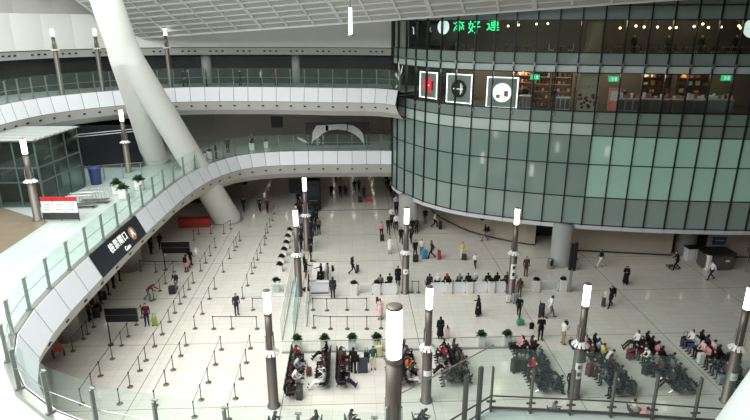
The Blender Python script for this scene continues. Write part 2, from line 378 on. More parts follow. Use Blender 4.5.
for i in range(len(PF)-1):
    a, b = PF[i], PF[i+1]; mid = (a+b)/2; n = ((NF[i]+NF[i+1])/2).normalized(); t = (b-a).normalized(); ang = math.atan2(t.y, t.x); w = (b-a).length
    fr = MB(); z0, z1 = 3.66, 22.7
    fr.box((-w/2, -.02, (z0+z1)/2), (.085, .26, z1-z0))
    for (r0, r1) in ROWS: fr.box((0, 0, r0-.03), (w, .12, .075))
    fr.box((0,0,z1), (w,.12,.08))
    root = struct(fr.build(f'window_{i+1}', M_MULL, None, (mid.x, mid.y, 0), ang))
    for k, (r0, r1) in enumerate(ROWS):
        mm = RM[k]
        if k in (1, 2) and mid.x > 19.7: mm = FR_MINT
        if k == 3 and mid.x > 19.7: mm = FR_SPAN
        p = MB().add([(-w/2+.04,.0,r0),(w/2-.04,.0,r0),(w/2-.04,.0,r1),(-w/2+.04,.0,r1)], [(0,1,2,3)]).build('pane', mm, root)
    if i > 6:
        MB().box((-w/2, -.2, 16.98), (.16,.14,.34)).build('bracket', M_STEEL, root)
        if i % 2 == 0: MB().box((-w/2+.12, -.16, 13.05), (.12,.1,.22)).build('bracket', M_STEEL, root)
# trim under the glass, slabs, soffit
tr = MB()
for i in range(len(PF)-1):
    q = [PF[i].lerp(PF[i+1], .01), PF[i].lerp(PF[i+1], .99)]; nn = [NF[i], NF[i+1]]
    tr.strip(off(q,nn,.12,3.64), off(q,nn,.04,3.28)); tr.strip(off(q,nn,.04,3.28), off(q,nn,-.5,3.25)); tr.strip(off(q,nn,.12,3.64), off(q,nn,-.1,3.66))
struct(tr.build('trim_1', M_WHITE))
def dslab(nm, z0, z1, m, inset=-.12, depth=-16):
    b = MB(); b.strip(off(PF,NF,inset,z0), off(PF,NF,inset,z1)); b.strip(off(PF,NF,inset,z1), off(PF,NF,depth,z1)); b.strip(off(PF,NF,inset,z0), off(PF,NF,depth,z0)); return struct(b.build(nm, m))
# depth limited on the tightly curved end: use a centre polygon instead
def poly_slab(nm, z0, z1, m, inset=-.14):
    pts = [tuple(p+n*inset) for p, n in zip(PF, NF)]+[(41,70),(10,72)]
    return struct(MB().prism(pts, z0, z1).build(nm, m))
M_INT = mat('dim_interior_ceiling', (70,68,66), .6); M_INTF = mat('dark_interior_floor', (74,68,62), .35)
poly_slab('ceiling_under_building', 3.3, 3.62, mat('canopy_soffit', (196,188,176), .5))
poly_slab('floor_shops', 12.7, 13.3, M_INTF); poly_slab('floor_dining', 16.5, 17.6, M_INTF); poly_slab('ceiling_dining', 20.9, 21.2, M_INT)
iw = MB(); ip = [p+n*-.9 for p, n in zip(PF, NF)]
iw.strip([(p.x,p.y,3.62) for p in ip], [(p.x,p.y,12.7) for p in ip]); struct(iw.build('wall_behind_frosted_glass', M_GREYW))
def backwall(nm, z0, z1, m, d):
    q = PF[4:]; b = MB(); b.strip(off(q,NF[4:],-d,z0), off(q,NF[4:],-d,z1)); return struct(b.build(nm, m))
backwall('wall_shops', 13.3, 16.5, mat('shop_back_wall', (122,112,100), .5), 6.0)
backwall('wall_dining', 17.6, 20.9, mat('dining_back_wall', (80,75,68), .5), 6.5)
# inner ground floor walls
IW = smooth_path([(8.8,64),(9.2,60),(10.2,57.2),(11.9,54.0),(14.4,51.6),(16.6,50.2)], 1.5); NI = normals(IW, 1)
b = MB(); b.strip(off(IW,NI,0,0), off(IW,NI,0,3.4)); b.strip(off(IW,NI,.03,0), off(IW,NI,.03,.15), 1); struct(b.build('wall_inner_curved', [M_BEIW, M_DARK]))
for i in range(1, len(IW)-1):
    pass
def pl(nm, x0, y0, x1, y1, z1, m, th=.25):
    L = math.hypot(x1-x0, y1-y0); b = MB(); b.box((0,0,z1/2), (L, th, z1)); b.box((0,-th/2-.02,.07), (L,.04,.14), m=1); return struct(b.build(nm, [m, M_DARK], None, ((x0+x1)/2,(y0+y1)/2,0), math.atan2(y1-y0, x1-x0)))
pl('wall_inner_side', 16.6,50.3, 17.4,50.0, 3.3, M_BEIW); pl('wall_doorway_deep', 17.2,53.0, 20.6,52.4, 3.3, M_DARK)
pl('wall_inner_long', 20.3,48.6, 29.0,47.0, 3.3, M_BEIW); pl('wall_recess', 29.0,49.6, 32,49.2, 3.3, M_BEIW); pl('wall_inner_end', 32.0,46.6, 42,45.6, 3.3, M_BEIW)
struct(MB().lathe([(.9,0),(.9,3.35)], n=32).build('column_inner', M_CCOL, None, (30.6,47.6,0), smooth=True))
for (x, y, r, nm) in ((5.75,54.9,1.0,'column'),(18.2,45.55,.84,'column')):
    struct(MB().lathe([(r+.06,0),(r+.06,.12),(r,.14),(r,3.68)], n=36).build(nm, M_CCOL, None, (x,y,0), smooth=True))
# columns below the curved balcony
for (px, py, r) in ((125,273,1.1),(65,344,.7)):
    x, y = at(px, py); y += r; struct(MB().lathe([(r,0),(r,4.5)], n=36).build('column', M_CCOL, None, (x,y,0), smooth=True))
# ---------------------------------------------------------------- slanted white column (two limbs)
foot = Vector(at(226,224)+(0,)); foot.y += 1.2
deckp = Vector(at(154,163.5,7)+(7.0,)); deckp.y += .7
join = atY(152, 108, 49.0); mid = atY(127, 60, 47.6); tp = atY(106, 0, 46.0); tp2 = tp+(tp-mid)*1.0
ja = atY(163, 110, 49.3); jb = atY(142.5, 110, 48.8); xo = Vector((.28,0,0))
cm = MB(); cm.tube([mid, mid.lerp(tp,.5), tp, tp2], [1.15,1.18,1.13,1.0], 40)
cm.tube([deckp, deckp.lerp(mid-xo,.5), mid-xo, tp], [1.22,1.05,1.04,.9], 40); cm.tube([foot, foot.lerp(mid+xo,.5), mid+xo, tp], [1.42,1.2,1.06,.9], 40)
cme = cm.mesh('t', M_CREAM); tmp = ob('t', cme); rm = tmp.modifiers.new('r','REMESH'); rm.mode='VOXEL'; rm.voxel_size=.12; sm = tmp.modifiers.new('s','SMOOTH'); sm.factor=.5; sm.iterations=14
dg = bpy.context.evaluated_depsgraph_get(); dg.update(); cme2 = bpy.data.meshes.new_from_object(tmp.evaluated_get(dg)); bpy.data.objects.remove(tmp)
cme2.polygons.foreach_set('use_smooth', [True]*len(cme2.polygons)); cme2.materials.clear(); cme2.materials.append(M_CREAM)
sc_ = tag(ob('slanted_column', cme2), 'huge white forked slanted column crossing the balconies up to the roof', 'column')
MB().lathe([(1.62,0),(1.62,.06),(1.5,.1)], n=40).build('collar', M_GREYW, sc_, (foot.x, foot.y, 0)); MB().lathe([(1.38,0),(1.38,.06),(1.28,.1)], n=40).build('collar', M_GREYW, sc_, (deckp.x, deckp.y, 7.02))
e1 = atY(722,420,9.0); e2 = atY(750,380,9.0); dd_ = (e2-e1).normalized(); sd_ = Vector((dd_.z,0,-dd_.x))*1.95
q0 = e1+sd_-dd_*((e1+sd_).z-7.0)/dd_.z; q1 = e1+sd_+dd_*9
nb = tag(MB().tube([q0,q1], [1.45,1.45], 40).build('slanted_column', mat('soft_white_paint',(204,209,207),.5), smooth=True), 'smooth white slanted column beside the landing railing', 'column')
# ---------------------------------------------------------------- perforated roof
EL = atY(140, 38.5, 61.8); ER = atY(750, -5, 40.0)
e = (ER-EL).normalized()
dirn = Vector((math.sin(R(24))*math.cos(R(32)), math.cos(R(24))*math.cos(R(32)), -math.sin(R(32))))
up = (-dirn-e*(-dirn).dot(e)); nrm = e.cross(-dirn).normalized()
M_PERF = bpy.data.materials.new('perforated_panel'); M_PERF.use_nodes = True
nt = M_PERF.node_tree; bs = nt.nodes['Principled BSDF']; tc = nt.nodes.new('ShaderNodeTexCoord'); br = nt.nodes.new('ShaderNodeTexBrick')
br.offset = 0; br.inputs['Scale'].default_value = 1; br.inputs['Brick Width'].default_value = .09; br.inputs['Row Height'].default_value = .09; br.inputs['Mortar Size'].default_value = .02
br.inputs['Color1'].default_value = lin((204,204,200))+(1,); br.inputs['Color2'].default_value = lin((196,196,192))+(1,); br.inputs['Mortar'].default_value = lin((172,172,168))+(1,)
nt.links.new(tc.outputs['Object'], br.inputs['Vector']); nt.links.new(br.outputs['Color'], bs.inputs['Base Color']); bs.inputs['Roughness'].default_value = .6
M_RIB = mat('roof_rib', (216,216,212), .5, noise=.02)
W = (ER-EL).length; EX0, EX1, UP = -1.6, W+10, 15.0
P00 = EL
def rp(u, v, h=0): return P00+e*u-dirn*v+nrm*h
s1 = 1 if nrm.z < 0 else -1
b = MB(); b.add([rp(EX0,0,-.12*s1), rp(EX1,0,-.12*s1), rp(EX1,UP,-.12*s1), rp(EX0,UP,-.12*s1)], [(0,1,2,3)]); 
rb = MB()
def bar(p, q, w, h):
    t = (q-p).normalized(); sde = t.cross(nrm).normalized()*w/2; hh = nrm*h*s1
    rb.add([p-sde, p+sde, q+sde, q-sde, p-sde+hh, p+sde+hh, q+sde+hh, q-sde+hh], [(0,1,2,3),(4,5,6,7),(0,1,5,4),(1,2,6,5),(2,3,7,6),(3,0,4,7)])
pitch = 2.72; u = EX0
k = 0
while u < EX1:
    bar(rp(u,0,-.1*s1), rp(u,UP,-.1*s1), .36 if k % 3 == 0 else .18, .07); u += pitch; k += 1
v = 0; k = 0
while v < UP:
    bar(rp(EX0,v,-.1*s1), rp(EX1,v,-.1*s1), .20 if k % 2 == 0 else .10, .06); v += .8; k += 1
roof = ob('ceiling', b.mesh('ceiling', M_PERF)); struct(roof)
# texture space of the panel plane: rebuild in local axes
X = e; Zl = nrm; Yl = Zl.cross(X).normalized(); ML = Matrix(((X.x,Yl.x,Zl.x,P00.x),(X.y,Yl.y,Zl.y,P00.y),(X.z,Yl.z,Zl.z,P00.z),(0,0,0,1)))
roof.data.transform(ML.inverted()); roof.matrix_world = ML
rbo = rb.build('rib', M_RIB); rbo.data.transform(ML.inverted()); rbo.parent = roof
edge = MB(); edge.add([rp(EX0,-.02,0), rp(EX1,-.02,0), rp(EX1,-.02,-.7*s1), rp(EX0,-.02,-.7*s1)], [(0,1,2,3)]); eo = edge.build('edge', M_CREAM); eo.data.transform(ML.inverted()); eo.parent = roof
b = MB(); b.add([rp(EX0,0,-.75*s1), rp(EX1,0,-.75*s1), rp(EX1,UP,-.75*s1), rp(EX0,UP,-.75*s1)], [(0,1,2,3)]); bo = b.build('backing', M_CREAM); bo.data.transform(ML.inverted()); bo.parent = roof

struct(MB().box((.2,61.6,.004),(8.6,.16,.008)).build('trim_2', M_SEAM))
# ================================================================== LAMP POSTS
def make_lamp(notice=0):
    r = thing('lamp_post', 'lamp', 'lamp post', group=None)
    MB().lathe([(.36,0),(.36,.05),(.28,.08),(.27,3.35),(.22,3.4)], n=24).build('pole_base', M_POLE, r, smooth=True)
    MB().lathe([(.195,3.4),(.19,5.62)], n=20).build('pole', M_POLE, r, smooth=True)
    f = MB()
    f.lathe([(.22,3.42),(.30,3.42),(.30,3.55),(.2,3.6)], n=20)
    for k in range(12):
        a = 2*math.pi*k/12; ca, sa = math.cos(a), math.sin(a); t = Vector((-sa, ca, 0))
        p = [Vector((ca*.30,sa*.30,3.56))-t*.055, Vector((ca*.30,sa*.30,3.56))+t*.055, Vector((ca*.48,sa*.48,3.38))+t*.085, Vector((ca*.48,sa*.48,3.38))-t*.085]
        f.add(p+[q-Vector((0,0,.03)) for q in p], [(0,1,2,3),(7,6,5,4),(0,4,5,1),(1,5,6,2),(2,6,7,3),(3,7,4,0)])
    f.build('reflector_ring', mat('lamp_reflector', (236,236,230), .3), r)
    for k in range(4):
        a = math.pi*k/2+.78; MB().tube([(math.cos(a)*.27,math.sin(a)*.27,3.6),(math.cos(a)*.25,math.sin(a)*.25,4.5)], .03, 6).build('rod', M_CHROME, r)
    MB().lathe([(.17,5.6),(.205,5.63),(.205,5.74),(.17,5.76)], n=20).build('collar', M_POLE, r, smooth=True)
    MB().lathe([(.175,5.76),(.18,5.8),(.18,6.96),(.165,6.99)], n=24).build('lamp_tube', M_LAMP, r, smooth=True)
    MB().lathe([(.185,6.99),(.185,7.04),(.12,7.06)], n=20).build('cap', M_POLE, r, smooth=True)
    return r
lamp0 = make_lamp()
def notice(r, z0, z1, marks, ang=-90):
    b = MB(); n = 10; rr = .285
    A = [(rr*math.cos(R(ang-48+96*k/n)), rr*math.sin(R(ang-48+96*k/n)), z0) for k in range(n+1)]; B = [(x,y,z1) for x,y,z in A]
    b.strip(A, B); o = b.build('notice', M_PAPER, r)
    m = MB()
    for (a, z, w, h) in marks:
        q = [(.289*math.cos(R(ang+a+w*s)), .289*math.sin(R(ang+a+w*s)), z+h*t) for s, t in ((-1,-1),(0,-1.0),(1,-1),(1,1),(0,1),(-1,1))]; m.add(q, [(0,1,4,5),(1,2,3,4)])
    if marks: m.build('pictogram', M_BLACK, o)
LAMPS = [
 ((-4.45,26.75,0), 'tall lamp post in front of the single seat row beside the queue lanes', None),
 ((-4.2,40.3,0), 'tall lamp post beside the line of white planters and the white counter', None),
 ((-4.25,49.7,0), 'tall lamp post amid the dark queue at the far end of the planter line', None),
 ((4.0,26.85,0), 'tall lamp post between the seat rows with one plain white notice', (1.75,2.1,())),
 ((4.1,40.4,0), 'tall lamp post at the end of the bench with a small white notice', (1.7,2.1,((0,1.9,12,.05),))),
 ((12.4,26.85,0), 'tall lamp post among the crowded seat rows with a two-symbol white notice', (1.35,2.35,((0,2.1,20,.12),(0,1.65,20,.12)))),
 ((12.35,39.9,0), 'tall lamp post behind the woman with the grey suitcase carrying a two-symbol notice', (1.35,2.6,((0,2.3,20,.14),(0,1.75,20,.14)))),
 ((20.75,26.1,0), 'tall lamp post nearest the big white slanted column with a notice', (1.5,1.95,((0,1.72,25,.03),))),
]
for l, lab, nt_ in LAMPS:
    o = place(lamp0, l, 0, lab)
    if nt_: notice(o, *nt_)
for (px, py, lab) in ((38,220,'lamp post on the lower balcony beside the red and white notice stand'),(129,172,'lamp post on the lower balcony in front of the dark screen by the slanted column')):
    x, y = at(px, py, 7); o = place(lamp0, (x,y,7.02), 0, lab); o.scale = (.95,.95,.82)
nx_, ny_ = at(394.5, 306, 14.05); place(lamp0, (nx_,ny_,7.01), 0, 'bright lamp post right under the viewer, biggest and brightest tube')
for (px, py, Y, zb, lab) in ((55,50,54.0,13.91,'lamp post on the middle balcony in front of the leafy dark shopfront'),(97,49,57.0,13.91,'lamp post on the middle balcony close to the slanted column'),(167,50,59.0,13.92,'lamp post on the middle balcony just past the slanted column')):
    v = atY(px, py, Y); o = place(lamp0, (v.x, v.y, zb), 0, lab); [(setattr(c_,'location',(0,0,3.95-3.4*.5)), setattr(c_,'scale',(.8,.8,.5))) if c_.name.split('.')[0] != 'pole_base' else setattr(c_,'scale',(.75,.75,1.16)) for c_ in o.children]
pend = thing('pendant_lamp', 'slim bright pendant lamp hanging from the edge of the perforated roof', 'lamp', tuple(atY(350.5, 36, 47)))
MB().lathe([(.12,0),(.34,.02),(.34,.10),(.12,.16)], n=20).build('reflector_ring', M_CHROME, pend, smooth=True)
MB().lathe([(.13,.16),(.13,2.1)], n=16).build('lamp_tube', M_LAMP, pend, smooth=True); MB().lathe([(.05,2.1),(.05,7)], n=8).build('pole', M_CHROME, pend)
# ================================================================== QUEUE STANCHIONS
stm = (MB().lathe([(.17,0),(.17,.02),(.09,.045),(.03,.06)], n=16).mesh('base', M_POLE, True), MB().lathe([(.03,.05),(.03,.92)], n=8).mesh('pole', M_POLE, True), MB().lathe([(.042,.9),(.042,1.0),(.02,1.02)], n=10).mesh('belt_head', M_BLACK, True))
M_BELT = mat('belt_webbing', (52,50,50), .7)
def stanchion(p, nxt, label):
    o = thing('belt_stanchion', label, 'stanchion', (p[0],p[1],0))
    for nm, me in zip(('base','pole','belt_head'), stm): ob(nm, me, o)
    if nxt is not None:
        d = Vector((nxt[0]-p[0], nxt[1]-p[1], 0)); L = d.length
        MB().box((d.x/2,d.y/2,.955), (L-.06,.008,.05), math.atan2(d.y,d.x)).build('belt', M_BELT, o)
def lane(px, name, xfix=True, maxgap=3.4, ends=None):
    P = [at(*p) for p in px]
    if xfix:
        mx = sum(p[0] for p in P)/len(P); P = [(.35*p[0]+.65*mx, p[1]) for p in P]
    P.sort(key=lambda p: p[1] if xfix else p[0])
    for i, p in enumerate(P):
        nx = P[i+1] if i+1 < len(P) and math.hypot(P[i+1][0]-p[0], P[i+1][1]-p[1]) < maxgap else None
        stanchion(p, nx, f'black belt stanchion, {ORD[i]} from {"near" if xfix else "west"} end of {name}')
lane([(250,348.6),(246.7,363),(241,379),(236,398.7),(229,419.5)], 'the near line by the first lamp post')
lane([(221.6,349.7),(215.8,364.8),(208.7,382.6),(201,400),(194,417)], 'the second line from the first lamp post')
lane([(267,245),(260.6,253),(257,260),(254,267.7),(251.4,273.7),(247,285.7),(243,298.6)], 'the far line closest to the white planters')
lane([(273,214),(272,220.5),(270.5,227),(267.6,233),(266.7,238.5)], 'the lane reaching the two dark walkers')
lane([(241,241),(237,247),(234,250.6),(228,258.6),(223,272),(215,289),(209,299),(203,314),(195.7,328.6)], 'the lane running behind the standing man')
lane([(186.6,345.5),(180.8,356),(173,370),(166,384.7),(155.5,405.8)], 'the third line from the first lamp post')
lane([(215.7,247.7),(210.5,255.7),(205.5,263),(200.7,271)], 'the short lane by the pink-skirted woman')
lane([(193.6,283),(189,289.6),(184,297),(180,304),(175,313),(169.5,322),(163.3,334.5),(155,346.5),(146,360.7),(140,370.8),(130.4,387),(119.7,404)], 'the longest lane passing the green suitcase')
lane([(173.6,271.7),(166,283.6),(160,291),(154,300)], 'the short lane by the leaning man')
lane([(142,317.6),(136,325),(128,336.5),(121,345.6),(112,359),(100.6,376),(93,388),(84,404)], 'the lane by the near information board')
lane([(94,327),(88,334),(84,339),(72.4,351)], 'the line beside the parked wheelchair')
lane([(213.7,329),(232,329),(257,329)], 'the cross line near the standing man', False, 4)
lane([(253,310),(268,310)], 'the cross line behind the first lamp post', False, 4)
lane([(313,310),(327,310.5),(347,310),(366.7,310)], 'the cross line nearer the white counter', False, 4)
lane([(314,328),(330.5,329),(347.3,329),(366.8,329),(381,328.5)], 'the cross line nearer the planters', False, 4)
lane([(141,271),(156,272),(186,271.7)], 'the cross line beside the grey round column', False, 4.2)
lane([(194,240),(199,234),(211,233.6),(224,233.6),(231,229)], 'the cross line by the red counter', False, 4)
lane([(412,292.5),(418.5,292.5)], 'the pair by the bench lamp post', False, 4)
# ================================================================== PLANTERS
M_LEAF = mat('leaf_green', (58,84,48), .5, noise=.35, scale=9); M_LEAFD = mat('dark_leaf', (44,52,42), .5, noise=.3, scale=9)
M_POT = mat('white_planter', (226,226,220), .4, noise=.02)
def leaves(n, r, h, z, m, seed, drop=.2):
    rg = random.Random(seed); b = MB()
    for _ in range(n):
        a = rg.uniform(0, 6.283); el = rg.uniform(-.1, 1.45); L = rg.uniform(.6,1)*r; ww = L*.22
        d = Vector((math.cos(a)*math.cos(el), math.sin(a)*math.cos(el), math.sin(el)*h/r)); s = Vector((-math.sin(a), math.cos(a), 0))
        o = Vector((math.cos(a)*.06, math.sin(a)*.06, z)); t = d*L
        b.add([o, o+t*.5+s*ww+Vector((0,0,.03)), o+t-Vector((0,0,drop*L)), o+t*.5-s*ww+Vector((0,0,.03))], [(0,1,2,3)])
    return b.mesh('foliage', m)
LEAFA = leaves(90, .42, .46, 0, M_LEAF, 1); LEAFB = leaves(90, .38, .36, 0, M_LEAFD, 2)
def planter(x, y, w, h, lab, leaf=LEAFA, z=0., grp=None, s=1.):
    t = thing('planter', lab, 'planter', (x,y,z), 0, grp)
    b = MB(); b.rbox((0,0,h/2), (w,w,h), .05); b.box((0,0,h-.0), (w*.8,w*.8,.03), m=1); b.build('pot', [M_POT, M_BROWN], t)
    o = ob('foliage', leaf, t, (0,0,h)); o.scale = (s,s,s); o.rotation_euler.z = x*3.1
    return t
k = 0
for (px, py) in ((280,271),(282,263),(284.5,255.5),(286.8,248.5),(288,242),(290,235.5),(297,210.5),(299,200),(302,192)):
    x, y = at(px, py); planter(x, y, .46, .62, f'white planter with dark plant, {ORD[k]} from near end of the lamp-post planter line', LEAFB); k += 1
for (px, lab) in ((297.5,'white planter at the seat-row end of the glass barrier nearest the first lamp post'),(324.5,'white planter behind the person in black sitting cross-legged'),(352,'white planter behind the standing traveller in dark coat'),(377,'white planter beside the pale yellow suitcase'),(483,'white planter first from the gap where the woman in black stands'),(509,'white planter at the corner of the crowded seat row')):
    x, y = at(px, 351); planter(x, 32.4, .5, .82, lab, LEAFA)
x0, x1 = -4.6, 11.6
gt = thing('glass_barrier', 'low glass barrier with steel rail linking the planters behind the seat rows', 'barrier', (x0,32.05,0))
MB().box(((x1-x0)/2,0,.06), (x1-x0,.1,.12)).build('kerb', M_GREYW, gt); MB().tube([(0,0,.86),(x1-x0,0,.86)], .022, 6).build('rail', M_STEEL, gt)
n = 9
for i in range(n):
    a, b_ = (x1-x0)*i/n+.03, (x1-x0)*(i+1)/n-.03
    MB().add([(a,0,.12),(b_,0,.12),(b_,0,.84),(a,0,.84)], [(0,1,2,3)]).build('pane', G_SHIELD, gt)
# second barrier with white panels in front of the benches
for i, (pa, pb) in enumerate(((381,397),(430,445),(452.4,466),(473.5,487.8),(495.4,506.5),(358,373),(541.5,560.5))):
    xa, xb = at(pa, 294)[0], at(pb, 294)[0]
    t = thing('low_partition', ['white low partition behind the bench of the two travellers by the lamp post','white low partition behind the white-hatted sitter','white low partition behind the grey-jacketed sitter','white low partition behind the pair of dark sitters','white low partition meeting the woman with the grey suitcase','low glass partition beside the woman with dark hair','low glass partition between the two planters by the black sign totem'][i], 'partition', ((xa+xb)/2,40.2,0))
    w = xb-xa
    b = MB(); b.box((0,0,.05), (w,.12,.1)); b.box((-w/2+.04,0,.45), (.08,.12,.9)); b.box((w/2-.04,0,.45), (.08,.12,.9)); b.box((0,0,.87), (w,.12,.06)); b.build('frame', M_POT, t)
    if i < 5: MB().box((0,.01,.47), (w-.16,.05,.74)).build('panel', M_WHITE, t)
    else: MB().add([(-w/2+.1,0,.1),(w/2-.1,0,.1),(w/2-.1,0,.84),(-w/2+.1,0,.84)], [(0,1,2,3)]).build('pane', G_SHIELD, t)
for (px, lab) in ((354,'white planter facing the woman with dark hair and small case'),(377,'white planter at the open end of the first bench partition'),(448.7,'white planter between the white-hatted sitter and the grey jacket'),(469.8,'white planter between the second and third partition bays'),(491.7,'white planter between the two dark sitters and the last bench'),(537.5,'white planter next to the woman with big brown hair'),(565,'white planter at the foot of the black sign totem')):
    x, y = at(px, 294); planter(x, 40.25, .55, .98, lab, LEAFB, s=.9)
# ================================================================== LUGGAGE
def suitcase_mesh(w, d, h):
    b = MB(); b.rbox((0,0,.07+h/2), (w,d,h), .06)
    for k in range(-2,3): b.box((k*w*.16, -d/2-.006, .07+h*.5), (w*.035,.014,h*.82))
    return b
CASES = {}
def suitcase(x, y, rz, key, c, lab, size=(.46,.28,.68), handle=True, z=0.):
    m = mat('luggage_'+key, c, .35, noise=.04)
    t = thing('suitcase', lab, 'suitcase', (x,y,z), rz)
    w, d, h = size
    suitcase_mesh(w,d,h).build('shell', m, t)
    for sx in (-1,1):
        for sy in (-1,1): MB().lathe([(.012,0),(.035,.01),(.035,.05),(.02,.075)], (sx*w*.38,sy*d*.34,0), 8).build('wheel', M_BLACK, t)
    if handle:
        b = MB(); b.tube([(-w*.22,d*.36,.06+h),(-w*.22,d*.40,h+.38),(w*.22,d*.40,h+.38),(w*.22,d*.36,.06+h)], .014, 6); b.build('handle', M_BLACK, t)
    return t
# ================================================================== SEAT ROWS
SEATM = {}
def seat_parts():
    s = MB()
    for (y0,z0,y1,z1) in ((.24,.43,.26,.40),): pass
    prof = [(.25,.40),(.27,.43),(.24,.455),(.10,.44),(-.08,.43),(-.2,.45)]
    A = [(-.25,y,z) for y,z in prof]; B = [(.25,y,z) for y,z in prof]; s.strip(A,B)
    A2 = [(-.25,y,z-.05) for y,z in prof]; B2 = [(.25,y,z-.05) for y,z in prof]; s.strip(A2,B2); s.strip(A,A2); s.strip(B,B2)
    s.add([A[0],B[0],B2[0],A2[0]],[(0,1,2,3)])
    k = MB(); prof = [(-.2,.50),(-.235,.60),(-.265,.74),(-.30,.86)]
    A = [(-.245,y,z) for y,z in prof]; B = [(.245,y,z) for y,z in prof]; A2 = [(-.23,y-.05,z) for y,z in prof]; B2 = [(.23,y-.05,z) for y,z in prof]
    k.strip(A,B); k.strip(A2,B2); k.strip(A,A2); k.strip(B,B2); k.add([A[-1],B[-1],B2[-1],A2[-1]],[(0,1,2,3)])
    a = MB(); a.tube([(0,-.2,.42),(0,-.18,.64),(0,.2,.64),(0,.22,.46)], .02, 6); a.box((0,.02,.655),(.05,.36,.02))
    l = MB(); l.tube([(0,.0,.34),(0,.12,.2),(0,.34,.03),(0,.36,.0)], .025, 6); l.tube([(0,.0,.34),(0,-.12,.2),(0,-.3,.03),(0,-.32,.0)], .025, 6)
    return s.mesh('seat', M_BLKSEAT, False), k.mesh('backrest', M_BLKSEAT), a.mesh('armrest', M_DARK), l.mesh('leg', M_CHROME)
SP = seat_parts(); PITCH = .60
def seat_row(x, y0, n, face, lab):
    """row running away from the viewer along the floor's long axis; face +1 = towards +x, -1 = towards -x"""
    t = thing('seat_row', lab, 'bench', (x,y0,0), R(-90) if face > 0 else R(90), 'airport seat rows')
    sg = -1 if face > 0 else 1        # local x of seat i  (so that world y grows with i)
    L = (n-1)*PITCH
    MB().box((sg*L/2,0,.345), (L+.5,.07,.07)).build('beam', M_BLACK, t)
    for i in range(n):
        xx = sg*i*PITCH; ob('seat', SP[0], t, (xx,0,0)); ob('backrest', SP[1], t, (xx,0,0))
    for i in range(n+1): ob('armrest', SP[2], t, (sg*(i-.5)*PITCH,0,0))
    for i in range(0, n, 2): ob('leg', SP[3], t, (sg*(i+.25)*PITCH,0,0))
    return lambda i: (x, y0+i*PITCH)
def bench_row(x0, y, n, lab):
    t = thing('seat_row', lab, 'bench', (x0,y,0), 0, 'airport seat rows')
    MB().box(((n-1)*PITCH/2,0,.345), ((n-1)*PITCH+.5,.07,.07)).build('beam', M_BLACK, t)
    for i in range(n): ob('seat', SP[0], t, (i*PITCH,0,0)); ob('backrest', SP[1], t, (i*PITCH,0,0))
    for i in range(n+1): ob('armrest', SP[2], t, ((i-.5)*PITCH,0,0))
    for i in range(0, n, 2): ob('leg', SP[3], t, ((i+.25)*PITCH,0,0))
